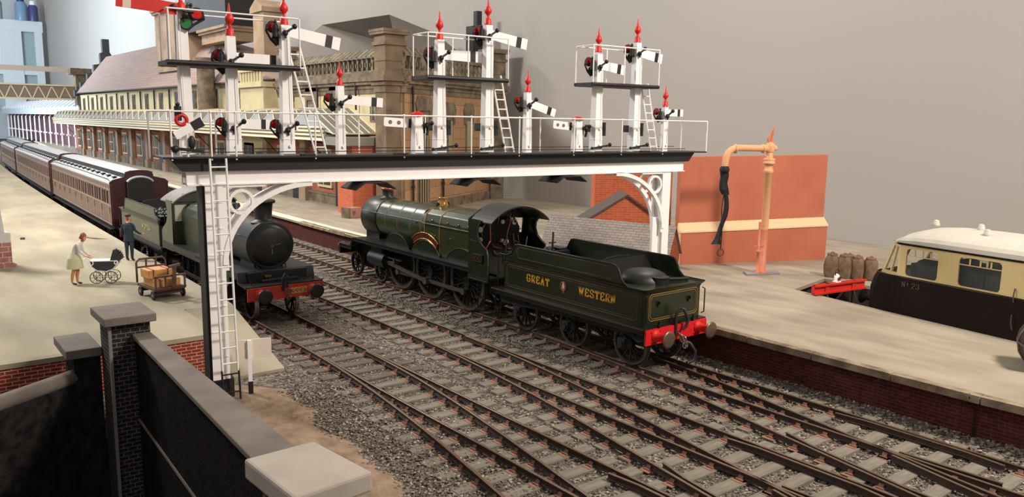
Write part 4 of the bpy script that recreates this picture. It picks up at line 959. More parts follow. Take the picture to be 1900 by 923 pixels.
# ================================================================= coaches and railcar
M_lake = mat('maroon end', (56, 20, 26), .35)
M_side = mat('glare paled lake side', (104, 80, 74), .35, var=.08, vscale=1.5)  # maroon lake paled by light glare, the glare put into the colour
M_beadc = mat('cream beading', (158, 138, 124), .45)
M_croof = mat('grey white coach roof', (158, 160, 164), .5, var=.03)
M_cwin = mat('dark carriage interior', (30, 20, 20), .2)
M_pane = glass('carriage glass', (150, 155, 155), .10)
def coach(label, xc, y0, y1, shoulders=True):
    """clerestory coach from y0 (near) to y1; local origin mid length; near end faces the camera"""
    L = y1-y0; a = math.atan2(dA(y1)-dA(y0), L); root = thing('railway_coach', label, 'railway coach', (xc+dA((y0+y1)/2), (y0+y1)/2, 0), -a, 'clerestory coaches'); h = L/2; hw = 1.32
    wins = []; p = -h+.5; i = 0
    while p < h-1.3:
        if i % 3 == 0: wins.append((p+.12, p+.72, 'd')); p += .95
        else: wins.append((p, p+.42, 'w')); p += .56
        i += 1
    for s in (-1, 1):
        m = MB(); m.wall((s*hw, -h, 0), (0, 1, 0), L, 1.15, 3.22, [(a0+h, b0+h, 2.2, 2.85) for a0, b0, k in wins], .05, (-s, 0, 0)); sd = m.build('side', M_side, root)
        m = MB()
        for z in (1.18, 2.12, 2.93, 3.18): m.box(s*hw-.012, s*hw+.012, -h, h, z, z+.035)
        for a0, b0, k in wins: m.box(s*hw-.012, s*hw+.012, a0-.06, a0-.03, 1.2, 3.2)
        m.build('panel_beading', M_beadc, sd)
        for a0, b0, k in wins:
            m = MB(); m.box(s*(hw-.04)-.005, s*(hw-.04)+.005, a0, b0, 2.2, 2.85); m.build('window', M_cwin, sd)
            if k == 'd' and s < 0:
                m = MB(); m.tube([(s*hw-.04, a0-.1, 1.75), (s*hw-.05, a0-.1, 2.05)], .02, 5); m.cyl((s*hw-.05, a0+.02, 2.0), (s*hw, a0+.02, 2.0), .03, n=6); m.build('door_handle', M_brass, sd)
    prof = [(-1.34, 3.18), (-1.36, 3.26), (-1.2, 3.40), (-.8, 3.50), (-.62, 3.53), (-.62, 3.74), (-.66, 3.76), (-.4, 3.84), (0, 3.87), (.4, 3.84), (.66, 3.76), (.62, 3.74), (.62, 3.53), (.8, 3.50), (1.2, 3.40), (1.36, 3.26), (1.34, 3.18)]
    m = MB(); m.xprism(prof, -h+.02, h-.02); rf = m.build('roof', M_croof, root)
    m = MB()
    for s in (-1, 1): m.tube([(s*1.3, -h+.02, 3.34), (s*1.22, -h+1.2, 3.42), (s*1.18, 0, 3.43), (s*1.22, h-1.2, 3.42), (s*1.3, h-.02, 3.34)], .018, 5); m.box(s*.66-.01, s*.66+.01, -h, h, 3.55, 3.72)
    m.build('rain_strip', M_blk, rf)
    for k in range(int(L/1.45)):
        for s in (-1,):
            m = MB(); m.lathe((s*.95, -h+1+k*1.45, 3.45), (0, 0, 1), [(0, .08), (.05, .07), (.06, .13), (.1, .14), (.13, .05)], 8); m.build('roof_vent', M_blk, rf)
    m = MB()
    endp = [(-1.36, 1.12)] + [(a_*1.02, b_+.05) for a_, b_ in prof] + [(1.36, 1.12)]
    for y in (-h, h-.06): m.xprism(endp, y, y+.06)
    split(m.build('end_panel', M_lake, root))
    m = MB(); gw = [(-.5, 1.2), (-.52, 3.2)] + [(.52*math.cos(t), 3.2+.35*math.sin(t)) for t in [PI*(1-i/10) for i in range(11)]] + [(.52, 3.2), (.5, 1.2)]
    m.xprism([(p_*1.15, q) for p_, q in gw], -h-.28, -h); gw_ = m.build('gangway', M_blk2, root); m = MB(); m.tube([(.56*math.cos(t)*1.15, -h-.2, 3.2+.38*math.sin(t)) for t in [PI*(.12+.76*i/10) for i in range(11)]], .07, 6); m.build('gangway_arch', M_croof, gw_)
    m = MB(); m.box(-1.25, 1.25, -h, h, 1.0, 1.15)
    for s in (-1, 1): m.box(s*1.22, s*1.38, -h+.4, h-.4, .92, .96); m.box(s*1.2, s*1.38, -h+.4, h-.4, .4, .44); m.tube([(s*1.1, -h+3.5, 1.0), (s*1.1, -2, .55), (s*1.1, 2, .55), (s*1.1, h-3.5, 1.0)], .03, 5)
    m.build('underframe', M_blk2, root)
    for y in (-h+2.6, h-2.6):
        m = MB()
        for s in (-1, 1):
            m.box(s*1.0-.03, s*1.0+.03, y-1.5, y+1.5, .45, .75)
            m.box(-1, 1, y-.15, y+.15, .5, .7)
            for q in (-1.1, 1.1): m.cyl((s*.7, y+q, .48), (s*.84, y+q, .48), .48, n=20); m.cbox((s*1.05, y+q, .5), (.12, .22, .25))
        m.build('bogie', M_blk2, root)
    m = MB()
    for s in (-.86, .86): m.lathe((s, -h, 1.05), (0, -1, 0), [(0, .1), (.4, .1), (.42, .22), (.45, .22)], 12)
    split(m.build('buffer', M_blk2, root))
    return root
coach('nearest clerestory coach with maroon end, behind the plain green tender', 9.95, 43.1, 63.6)
coach('second clerestory coach along the left platform, behind the nearest one', 9.95, 64.5, 90)
coach('farthest clerestory coach at the left edge of the photo', 9.95, 90.9, 112)

# railcar
M_rcb = mat('railcar brown', (26, 15, 11), .7, spec=.2)
M_rcc = mat('railcar cream', (226, 204, 146), .5, var=.02)
M_rcr = mat('railcar roof white', (192, 186, 174), .6, var=.03)
RA = -math.atan2(.146, .989)   # heading of the bay
rc = thing('railcar', 'streamlined brown and cream diesel railcar with white roof in the bay platform', 'railcar', (24.5+1.35*.989, 12.55-1.35*.146*1.0, 0), RA+0)
# local: x across (-1.35 near side), y along the bay, nose at y=0 pointing +y, body behind
def bodyprof(k, top): return None
HW = 1.35
m = MB()
# lower brown body: side walls to z 2.05, with rounded skirt nose
nose = [(-HW, -14), (-HW, -.55), (-HW+.06, -.2), (-HW+.2, .02), (-HW+.5, .16), (0, .24), (HW-.5, .16), (HW-.2, .02), (HW-.06, -.2), (HW, -.55), (HW, -14)]
def loft(m, rings, closed=False, flip=False):
    n = len(rings[0]); 
    for a, b in zip(rings, rings[1:]):
        for i in range(n-1):
            f = (0, 1, 3, 2) if not flip else (2, 3, 1, 0)
            m.add([a[i], a[i+1], b[i], b[i+1]], [f], True)
def ringz(z, inset, pull): return [(x*(1-inset/HW), min(y, 10) - (pull if y > -1 else 0), z) for x, y in nose]
loft(m, [ringz(.78, .05, .05), ringz(.86, 0, 0), ringz(1.6, 0, .0), ringz(1.95, 0, .12), ringz(2.08, 0, .2)]); m.add(ringz(2.06, .02, .2), [tuple(range(11))]); m.add(ringz(.8, .05, .05), [tuple(range(11))])
m.build('lower_body', M_rcb, rc)
m = MB()
for z in (2.075,): 
    R_ = ringz(z, -.008, .2)
    for a, b in zip(R_, R_[1:]): m.bar(a, b, .02, .03)
m.build('waist_line', mat('thin black line', (30, 24, 18), .5), rc)
# upper cream body as walls with window openings
Lw = 14
side_w = [(.2, 1.22, 2.13, 2.97), (1.84, 3.04, 2.13, 2.97), (3.9, 5.1, 2.13, 2.97), (6.0, 7.2, 2.13, 2.97), (8.0, 9.3, 2.13, 2.97)]
def cream_side(s):
    m = MB(); m.wall((s*HW, -1.05, 0), (0, -1, 0), 12.9, 2.05, 3.1, [(a-.0, b, c, d) for a, b, c, d in side_w], .06, (-s, 0, 0)); return m
for s in (-1, 1):
    m = cream_side(s)
    # raked front quarter with its window
    A = Vector((s*HW, -1.05, 2.06)); B = Vector((s*(HW-.28), -.26, 2.06)); A2 = Vector((s*HW, -1.05, 3.1)); B2 = Vector((s*(HW-.28), -.66, 3.1))
    def quadp(a, b): return A + (B-A)*a + (A2-A)*b + ((B2-A2)-(B-A))*a*b
    for (a0, a1, b0, b1) in ((0, .12, 0, 1), (.88, 1, 0, 1), (.12, .88, 0, .1), (.12, .88, .88, 1), (.47, .54, .1, .88)):
        q = [quadp(a0, b0), quadp(a1, b0), quadp(a1, b1), quadp(a0, b1)]; i_ = Vector((-s*.04, -.04, 0)); m.add(q + [p+i_ for p in q], [(0,1,2,3),(7,6,5,4),(0,4,5,1),(1,5,6,2),(2,6,7,3),(3,7,4,0)])
    up_ = m.build('upper_body', M_rcc, rc)
    for (a, b, c, d) in side_w:
        m = MB(); x = s*(HW-.03); y0_, y1_ = -1.05-b, -1.05-a
        m.box(x-.015, x+.015, y0_, y1_, 2.74, 2.765)
        for q in (.25, .5, .75): yy = y0_+(y1_-y0_)*q; m.box(x-.015, x+.015, yy-.02, yy+.02, 2.75, 2.94)
        for yy, zz in ((y0_, c), (y1_, c), (y0_, d), (y1_, d)):
            sy = 1 if yy == y0_ else -1; sz = 1 if zz == c else -1
            m.prism([(0, 0), (sy*.1, 0), (sy*.03, sz*.03), (0, sz*.1)], (x-.03, yy, zz), (0, 1, 0), (0, 0, 1), (.06, 0, 0))
        wf = m.build('window_frame', M_rcc, up_)
        m = MB(); m.box(s*(HW-.05)-.004, s*(HW-.05)+.004, y0_, y1_, c, d); m.build('glass', M_pane, up_)
    m = MB(); q = [quadp(.1, .08), quadp(.9, .08), quadp(.9, .9), quadp(.1, .9)]; i_ = Vector((-s*.02, -.02, 0)); m.add([p+i_ for p in q], [(0,1,2,3)]); m.build('glass', M_pane, up_)
m = MB()   # nose centre windscreen
A = [Vector((-HW+.28, -.26, 2.06)), Vector((0, -.08, 2.06)), Vector((HW-.28, -.26, 2.06))]; T_ = [Vector((-HW+.28, -.66, 3.1)), Vector((0, -.55, 3.1)), Vector((HW-.28, -.66, 3.1))]
for i in (0, 1):
    for (a0, a1, b0, b1) in ((0, .08, 0, 1), (.92, 1, 0, 1), (.08, .92, 0, .1), (.08, .92, .88, 1)):
        f = lambda a, b: A[i]+(A[i+1]-A[i])*a + (T_[i]-A[i])*b
        q = [f(a0, b0), f(a1, b0), f(a1, b1), f(a0, b1)]; m.add(q + [p+Vector((0, -.05, 0)) for p in q], [(0,1,2,3),(7,6,5,4),(0,4,5,1),(1,5,6,2),(2,6,7,3),(3,7,4,0)])
m.build('windscreen_frame', M_rcc, rc)
# roof with domed front
m = MB(); rings = []
for (y, k, kz) in ((-14, 1, 1), (-3, 1, 1), (-2.0, 1, .97), (-1.4, .99, .85), (-1.0, .97, .62), (-.75, .85, .32), (-.56, .7, 0)):
    rings.append([(HW*1.02*math.cos(t)*(1 if k == 1 else (k + (1-k)*.3)), y, 3.08 + .56*kz*max(0, math.sin(t))**.75) for t in [PI*i/16 for i in range(17)]])
loft(m, rings, flip=True)
for i in range(17): pass
m.add(rings[-1], [tuple(range(17))]); m.build('roof', M_rcr, rc)
m = MB()
for s in (-1, 1): m.box(s*HW*1.01-.02, s*HW*1.01+.02, -14, -1.0, 3.06, 3.12); m.bar((s*HW*1.01, -1.0, 3.09), (s*(HW-.28), -.64, 3.09), .04, .05)
m.bar((-(HW-.28), -.62, 3.09), (HW-.28, -.62, 3.09), .04, .05); m.build('gutter', M_rcb, rc)
for (x, y) in ((-.15, -1.35), (.1, -2.6), (-.62, -3.2), (-.1, -5.0), (.4, -6.4)):
    m = MB(); m.lathe((x, y, 3.08+.56*math.sqrt(max(0, 1-(x/1.38)**2))**.75-.02), (0, 0, 1), [(0, .10), (.05, .12), (.055, .09), (.1, .11), (.105, .08), (.15, .09), (.18, .05), (.19, .01)], 12); m.build('roof_vent', mat('roof vent white', (196, 190, 180), .6), rc)
m = MB()
for y in (-1.52, -2.06, -3.2, -3.8, -5.3, -5.95, -7.4, -8.0):
    for x in (-.62, .62): m.box(x-.45, x+.45, y-.27, y+.27, 1.2, 2.5); m.sphere((x, y, 2.5), (.45, .27, .14), 14, 6)
m.build('seat', mat('dark green seat', (24, 36, 40), .7), rc)
m = MB(); letters(m, 'N', (-HW-.005, -1.2, 1.78), (0, -1, 0), (0, 0, 1), .15, gap=1.2, wt=.6); letters(m, 'o', (-HW-.005, -1.36, 1.80), (0, -1, 0), (0, 0, 1), .12, gap=1, wt=.7); letters(m, '23', (-HW-.005, -1.52, 1.78), (0, -1, 0), (0, 0, 1), .15, gap=1.6, wt=.6); m.build('lettering', mat('faded number paint', (104, 84, 60), .6), rc)
m = MB(); m.tube([(-HW-.04, -4.55, 1.2), (-HW-.08, -4.52, 1.4), (-HW-.04, -4.50, 1.62)], .018, 5); m.tube([(-HW-.02, -4.5, 1.95), (-HW-.07, -4.5, 2.1), (-HW-.02, -4.5, 2.34)], .018, 5); split(m.build('door_handrail', M_tyre, rc))
m = MB()
for x in (-.86, .86): m.lathe((x, .02, 1.1), (0, 1, 0), [(0, .11), (.42, .1), (.44, .22), (.47, .24), (.5, .2)], 16)
split(m.build('buffer', M_blk2, rc))
m = MB(); m.box(-1.2, 1.2, -13.5, -.2, .55, .82)
for y in (-2.4, -4.9, -11): 
    for s in (-1, 1): m.cyl((s*.7, y, .47), (s*.84, y, .47), .47, n=20)
m.build('underframe', M_blk2, rc)
# buffer stop
bs = thing('buffer_stop', 'red railway buffer stop with a small white lamp at the end of the bay', 'buffer stop', (25.85, 14.25, 0), RA)
m = MB(); m.box(-1.32, 1.32, -.06, .06, .93, 1.27); m.box(-1.32, 1.32, -.14, .0, 1.2, 1.27); m.box(-1.32, 1.32, -.14, 0, .93, .99)
for x in (-.7, .7): m.box(x-.1, x+.1, -.1, .0, .93, 1.27)
m.build('beam', mat('buffer stop red', (206, 44, 34), .5), bs)
m = MB()
for x in (-.7, .7): m.bar((x, .05, 1.15), (x, 1.0, GZ+.05), .08); m.bar((x, -.02, 1.0), (x, -.5, GZ+.05), .08); m.bar((x, 0, .95), (x, 0, GZ+.05), .08)
split(m.build('strut', M_rust, bs))
lm = thing('lamp', 'small white tail lamp with looped handle standing on the red buffer stop', 'lamp', (25.72, 14.27, 1.27), RA)
m = MB(); m.box(-.12, .12, -.09, .09, 0, .03); m.lathe((0, 0, .03), (0, 0, 1), [(0, .09), (.2, .09), (.24, .05), (.26, .02)], 12); m.build('body', M_wht, lm)
m = MB(); m.cyl((0, -.09, .14), (0, -.13, .14), .06, n=14); m.build('lens', mat('dull red lens', (120, 24, 20), .3), lm)
m = MB(); m.tube([(-.07, 0, .18), (-.09, 0, .34)] + [(.09*math.cos(t)-.0, 0, .36+.09*math.sin(t)) for t in [PI*(1-i/6) for i in range(7)]] + [(.09, 0, .3)], .014, 5); m.build('handle', M_blk2, lm)
# ================================================================= station buildings
M_stone = brick('sandstone blocks', (176, 140, 104), (160, 124, 92), (128, 100, 76), 1.5, .75, .02, noise=.2)
M_dstone = mat('weathered dark stone', (92, 80, 66), .9, col2=(130, 114, 94), vscale=1.6, bump=.4, bscale=9)
M_cst = mat('cream stone', (200, 186, 146), .85, var=.07, vscale=.8)
M_slate = brick('slate roof', (128, 120, 112), (116, 108, 102), (84, 78, 74), .5, .3, .012, noise=.1, bump=.5)
M_pink = brick('pinkish tile roof', (154, 134, 124), (146, 126, 118), (122, 104, 98), 3.0, .38, .02, noise=.06, bump=.4)
M_roofg = mat('grey lead roof', (118, 112, 104), .8, var=.06, vscale=.3)
M_obrick = brick('orange brick', (196, 102, 70), (182, 90, 62), (200, 132, 100), .30, .10, .010, noise=.15)
M_iron = mat('black ironwork', (30, 27, 26), .6)
M_glz = mat('canopy glazing', (122, 118, 110), .35, var=.04, vscale=.4)
M_crp = mat('cream paint', (232, 222, 192), .5, var=.03)
M_win = mat('dark window', (58, 50, 44), .25)
def face_frame(P, Q):
    P, Q = Vector((*P, 0)), Vector((*Q, 0)); u = (Q-P).normalized(); n = Vector((u.y, -u.x, 0)); return P, u, n, (Q-P).length
hb = thing('station_building', 'large tan sandstone building with balustraded parapet and grey hipped roof behind the gantry', 'building', (24.4, 41.5, .9))
OB = (24.4, 41.5, .9)
NC, FC, LC = (24.4, 41.5), (35.9, 47.8), (24.4, 60.0); BK = (36.5, 60.0)
m = MB(OB); m.k = 0
for a, b in ((NC, FC),):
    P, u, n, L = face_frame(a, b); m.prism([(-.05, .9), (L, .9), (L, 8.7), (-.05, 8.7)], P, u, (0, 0, 1), -n*.4)
m.k = 1; P, u, n, L = face_frame(LC, NC); m.prism([(0, .9), (L-.5, .9), (L-.5, 8.7), (0, 8.7)], P, u, (0, 0, 1), -n*.4); m.k = 0
m.prism([(L-1.4, .9), (L-.45, .9), (L-.45, 8.7), (L-1.4, 8.7)], P+n*.03, u, (0, 0, 1), -n*.35)
m.build('wall', [M_stone, M_cst], hb)
m = MB(OB)
for a, b in ((LC, NC), (NC, FC)):
    P, u, n, L = face_frame(a, b)
    for z0, z1, d in ((8.2, 8.5, .06), (8.5, 8.75, .12), (8.75, 8.95, .28), (8.95, 9.25, .38), (9.25, 9.5, .2)): m.prism([(-.1, z0), (L+.1, z0), (L+.1, z1), (-.1, z1)], P+n*d, u, (0, 0, 1), -n*(d+.3))
    m.prism([(0, .9), (L, .9), (L, 1.5), (0, 1.5)], P+n*.12, u, (0, 0, 1), -n*.3)
    k = 0
m.build('cornice', M_dstone, hb)
# balustrade with piers
m = MB(OB)
for a, b in ((LC, NC), (NC, FC)):
    P, u, n, L = face_frame(a, b); k = int(L/.62)
    m.prism([(0, 9.5), (L, 9.5), (L, 9.62), (0, 9.62)], P+n*.1, u, (0, 0, 1), -n*.35)
    for i in range(k):
        c = P + u*((i+.5)*L/k)
        m.prism([(-.1, 9.6), (.1, 9.6), (.07, 10.0), (.1, 10.4), (-.1, 10.4), (-.07, 10.0)], c+n*.02, u, (0, 0, 1), -n*.2)
        m.prism([(-.06+.31, 9.85), (.06+.31, 9.85), (.06+.31, 10.1), (-.06+.31, 10.1)], c, u, (0, 0, 1), -n*.15)
        A = c + u*(-.28); m.add([A+n*.25+Vector((0,0,10.4)), A+u*.5+n*.25+Vector((0,0,10.4)), A+u*.62-n*.35+Vector((0,0,10.85)), A+u*.12-n*.35+Vector((0,0,10.85)), A+n*.25+Vector((0,0,10.5)), A+u*.5+n*.25+Vector((0,0,10.5)), A+u*.62-n*.35+Vector((0,0,10.97)), A+u*.12-n*.35+Vector((0,0,10.97))], [(0,3,2,1),(4,5,6,7),(0,1,5,4),(1,2,6,5),(2,3,7,6),(3,0,4,7)])
m.build('balustrade', mat('pale weathered stone', (134, 122, 100), .9, col2=(92, 82, 68), vscale=1.2), hb)
for c, s_ in (((23.98, 42.15), .66), (FC, .62), ((24.2, 57.6), .5)):
    m = MB(OB); x, y = c
    def sq(h, z0, z1): m.box(x-h*s_, x+h*s_, y-h*s_, y+h*s_, z0, z1)
    sq(.95, .9, 8.2); sq(1.05, 8.2, 8.6); sq(1.2, 8.6, 8.85); sq(1.4, 8.85, 9.2); sq(1.2, 9.2, 9.45); sq(1.0, 9.45, 10.9); sq(1.06, 10.0, 10.04); sq(1.15, 10.9, 11.1); sq(1.0, 11.1, 11.5); sq(1.3, 11.5, 11.65); sq(1.35, 11.65, 11.8)
    m.k = 0; m.build('corner_pier', M_dstone if c == FC else [mat('brown stone pier', (98, 84, 68), .9, col2=(130, 110, 88), vscale=1.1, bump=.3, bscale=8)], hb)
m = MB(OB); A, B, D = (30, 52.7, 14.2), (30, 64, 14.4), (35.2, 54.5, 13.4)
e0, e1, e2, e3 = (25.2, 42.9, 9.9), (36.2, 48.9, 9.9), (25.2, 66, 9.9), (37.4, 60, 9.9)
m.add([e0, e1, e3, e2, A, B, D], [(0, 4, 5, 2), (0, 1, 6, 4), (1, 3, 6), (4, 6, 5), (6, 3, 2, 5), (0, 2, 3, 1)]); m.build('hipped_roof', M_roofg, hb)
P, u, n, L = face_frame(NC, FC)
def stone_window(t, z0, z1, w_, hood=True):
    m = MB(OB); c = P + u*t; q = n*.12
    m.prism([(-w_-.15, z0-.15), (w_+.15, z0-.15), (w_+.15, z1+.3), (-w_-.15, z1+.3)], c+n*.04, u, (0,0,1), -n*.1)
    if hood: m.prism([(-w_-.4, z1+.3), (w_+.4, z1+.3), (w_+.5, z1+.75), (w_+.2, z1+1.2), (-w_-.2, z1+1.2), (-w_-.5, z1+.75)], c+q, u, (0,0,1), -n*.2); m.prism([(-w_-.35, z1-.2), (-w_-.1, z1-.2), (-w_-.1, z1+.3), (-w_-.35, z1+.3)], c+q, u, (0,0,1), -n*.1); m.prism([(w_+.1, z1-.2), (w_+.35, z1-.2), (w_+.35, z1+.3), (w_+.1, z1+.3)], c+q, u, (0,0,1), -n*.1)
    f = m.build('window', M_dstone, hb)
    m = MB(OB); m.prism([(-w_, z0), (w_, z0), (w_, z1), (-w_, z1)], c+n*.06, u, (0,0,1), -n*.02); m.k = 1
    for k in range(4): xx = -w_+(k+.5)*w_/2; m.prism([(xx-.025, z0), (xx+.025, z0), (xx+.025, z1), (xx-.025, z1)], c+n*.09, u, (0,0,1), -n*.03)
    m.build('pane', [M_win, M_cst], f)
stone_window(2.6, 3.9, 6.9, .55); stone_window(2.6, 1.2, 3.4, .6, False); stone_window(6.1, 3.9, 6.6, .3); stone_window(8.9, 3.9, 6.6, .3)
P, u, n, L = face_frame(LC, NC)
stone_window(L-2.9, 6.6, 7.6, .8, False); stone_window(L-8.5, 6.0, 7.6, .6); stone_window(L-12.4, 6.0, 7.6, .6); stone_window(L-16.5, 6.0, 7.6, .6)
P, u, n, L = face_frame(NC, FC)
for t in (1.0, 4.9):
    m = MB(OB); c = P+u*t+n*.2; m.tube([c+Vector((0,0,.95)), c+Vector((0,0,8.6))], .07, 8)
    for z in (2.5, 4.5, 6.5): m.cyl(c+Vector((0,0,z)), c+Vector((0,0,z+.15)), .11, n=8)
    m.build('drainpipe', M_iron, hb)
for yy in (46.8, 52.5): m = MB(OB); m.tube([(24.15, yy, 7.2), (24.15, yy, 9.0)], .07, 6); m.build('drainpipe', M_iron, hb)
m = MB(OB); x, y = 35.7, 50; m.box(x-.45, x+.45, y-.45, y+.45, 10.0, 13.6); m.box(x-.1, x+.35, y-.45, y, 13.6, 14.7); m.box(x+.3, x+.7, y-.3, y+.3, 10, 11.5); m.build('chimney_stack', M_iron, hb)

# second range with pinkish roof
h2 = thing('station_building', 'long cream walled station range with plain pinkish roof and a finial on its far gable', 'building', (25, 60.5, .9)); O2 = (25, 60.5, .9)
m = MB(O2); m.box(25, 33, 60.6, 140, .9, 9.7); m.k = 0; m.build('wall', M_cst, h2)
m = MB(O2); m.add([(24.6, 62, 9.55), (24.6, 140, 9.9), (29, 140, 15.7), (29, 90, 15.4), (33.4, 62, 9.7), (33.4, 140, 9.9), (24.6, 62, 9.7), (24.6, 140, 10.05)], [(6, 7, 2, 3), (3, 2, 5, 4), (0, 1, 7, 6), (0, 6, 3, 4), (1, 5, 2, 7)]); m.build('roof', M_pink, h2)
m = MB(O2); m.tube([(24.5, 61, 9.55), (24.5, 140, 9.9)], .1, 6); m.build('gutter', M_iron, h2)
m = MB(O2); st = [(24.3, 9.5), (24.3, 10.4), (25.2, 10.6), (25.2, 11.6), (26.2, 11.9), (26.2, 13.0), (27.2, 13.2), (27.2, 14.4), (28.2, 14.6), (28.2, 16.2), (28.6, 16.4), (28.6, 18.4), (29.6, 18.4), (29.6, 16.4), (33.4, 10.4), (33.4, 9.5)]
m.xprism(st, 139.8, 140.8); m.build('stepped_gable', mat('blue black slate stone', (72, 78, 82), .8, var=.1), h2)
for k, y in enumerate(range(64, 138, 6)):
    m = MB(O2); m.box(24.9, 25.0, y, y+1.3, 7.3, 9.2); w_ = m.build('window', M_dstone, h2)
    m = MB(O2); m.box(24.86, 24.9, y+.2, y+1.1, 7.4, 9.0); m.build('pane', M_win, w_)
    m = MB(O2); m.tube([(24.85, y+3, 6.9), (24.85, y+3, 9.5)], .09, 6); m.build('drainpipe', M_iron, h2)
def stack(name, x0, x1, y0, y1, z0, z1, mt, cap=True):
    m = MB(O2); m.k = 0; m.box(x0, x1, y0, y1, z0, z1)
    for k in range(3): yy = y0+(y1-y0)*(k+.6)/3.4; m.k = 1; m.box(x0-.06, x0, yy, yy+.25, z0+.6, z1-.8)
    m.k = 0
    if cap: m.box(x0-.25, x1+.25, y0-.25, y1+.25, z1-.5, z1-.25); m.box(x0-.4, x1+.4, y0-.4, y1+.4, z1-.25, z1)
    return m.build(name, [mt, M_iron], h2)
M_tan = mat('tan stone', (168, 142, 116), .85, col2=(140, 118, 96), vscale=.6)
stack('dormer_tower', 25.6, 28.5, 88.5, 98, 11.5, 18.3, M_tan); stack('chimney_stack', 26.5, 29, 77, 84.5, 13.8, 15.2, M_tan)
m = MB(O2); m.box(26.2, 29.2, 76.4, 88.5, 15.2, 19.6); 
for k in range(5): m.cyl((27.5, 78+2.2*k, 19.6), (27.5, 78+2.2*k, 21.0), .5, .4, 8)
m.build('dark_roof_block', M_iron, h2)
m = MB(O2); m.box(26.6, 28.4, 68.2, 70.6, 11.0, 15.6); m.prism([(68.0, 15.6), (70.8, 15.6), (70.8, 16.0), (69.4, 16.7), (68.0, 16.0)], (26.4, 0, 0), (0,1,0), (0,0,1), (2.2, 0, 0)); m.build('chimney_stack', M_tan, h2)
m = MB(O2); m.cyl((23.9, 75.5, 6.5), (23.9, 75.5, 11.4), .8, n=12); m.cyl((23.9, 75.5, 11.4), (23.9, 75.5, 11.9), 1.05, n=12); m.build('chimney_stack', M_dstone, h2)
for y in (62.0,):
    m = MB(O2); m.box(23.6, 25, 61, 66, .9, 9.0); m.box(23.4, 25, 60.9, 66.2, 9.0, 9.4); 
    for k in range(8): m.box(23.5, 23.7, 61.2+k*.6, 61.45+k*.6, 9.4, 10.2)
    m.box(23.4, 23.8, 60.9, 66.2, 10.2, 10.5); m.build('stone_bay', M_cst, h2)

# brick platform offices under the canopy
of = thing('station_office', 'low orange brick platform offices with stone plinth and pilasters beneath the glazed canopy', 'building', (24, 60, .9)); OO = (24, 60, .9)
m = MB(OO); m.box(23.75, 24.38, 42.9, 138, .9, 5.6); m.build('wall', brick('muted orange brick', (164, 96, 74), (150, 84, 64), (170, 126, 104), .30, .10, .010, noise=.2), of)
m = MB(OO); m.box(23.55, 23.75, 42.7, 138, .9, 1.5); m.box(23.5, 23.75, 42.7, 138, 1.5, 1.65); m.build('plinth', M_dstone, of)
for y in list(range(46, 136, 7)):
    m = MB(OO); m.box(23.35, 23.75, y, y+.9, .9, 5.4); m.box(23.25, 23.75, y-.1, y+1.0, .9, 1.8); m.box(23.25, 23.75, y-.1, y+1.0, 5.0, 5.4); m.k = 1; m.box(23.4, 23.75, y+.9, y+2.4, .9, 3.9); m.build('pilaster', [M_tan, M_iron], of)
    m = MB(OO); m.box(23.6, 23.75, y+3.4, y+5.6, 2.0, 4.6); f = m.build('window', M_cst, of)
    m = MB(OO); m.box(23.56, 23.6, y+3.6, y+5.4, 2.2, 4.4); m.k = 1; m.box(23.53, 23.57, y+4.45, y+4.55, 2.2, 4.4); m.box(23.53, 23.57, y+3.6, y+5.4, 3.2, 3.3); m.build('pane', [M_win, M_cst], f)
m = MB(OO); m.box(21.3, 23.75, 43.0, 45.4, 5.05, 5.55); m.k = 1; m.box(22.0, 23.75, 43.2, 45.2, .9, 5.05); m.build('brick_porch', [mat('grey fascia', (132, 130, 120), .6), M_obrick], of)

# canopy
cn = thing('platform_canopy', 'long cream edged glazed canopy with ridge and furrow glass above the platform offices', 'canopy', (21.5, 60, 5.4)); OC = (21.5, 60, 5.4)
m = MB(OC)
def cx_(y): return 21.3 + (dA(y)*.9 if y > 48 else 0)*.25
seg = [45.4, 52, 60, 70, 82, 95, 110, 128, 148]
for a, b in zip(seg, seg[1:]):
    for z, d, hh in ((5.35, 0, .16), (5.62, .05, .12), (5.86, .1, .12), (6.1, .14, .1)): m.bar((cx_(a)-d, a, z), (cx_(b)-d, b, z), .08, hh)
m.bar((21.1, 45.4, 5.6), (24.2, 45.4, 5.6), .06, .12); m.build('fascia', M_crp, cn)
m = MB(OC)
for a, b in zip(seg, seg[1:]): m.bar((cx_(a)+.1, a, 5.72), (cx_(b)+.1, b, 5.72), .05, .74)
m.build('fascia_board', mat('canopy fascia khaki', (176, 164, 132), .6), cn)
bays = []; y = 48.2
m = MB(OC); mb = MB(OC)
while y < 146:
    w_ = 2.7; x0 = cx_(y)+.1; x1 = 24.35; zr = 7.35; zb = 6.2
    ya, ym, yb = y, y+w_/2, y+w_
    m.add([(x0+.35, ym, zr-.25), (x1, ym, zr), (x1, ya, zb+.1), (x0, ya, zb), (x1, yb, zb+.1), (x0, yb, zb)], [(0, 1, 2, 3), (0, 5, 4, 1), (0, 3, 5)])
    for k in range(5):
        t = k/4; mb.bar((x0+.35+(x1-x0-.35)*t, ym, zr-.25+.25*t+.02), (x0+(x1-x0)*t, ya, zb+.1*t+.02), .05); mb.bar((x0+.35+(x1-x0-.35)*t, ym, zr-.25+.25*t+.02), (x0+(x1-x0)*t, yb, zb+.1*t+.02), .05)
    mb.bar((x0+.35, ym, zr-.23), (x1, ym, zr+.02), .07); y += w_
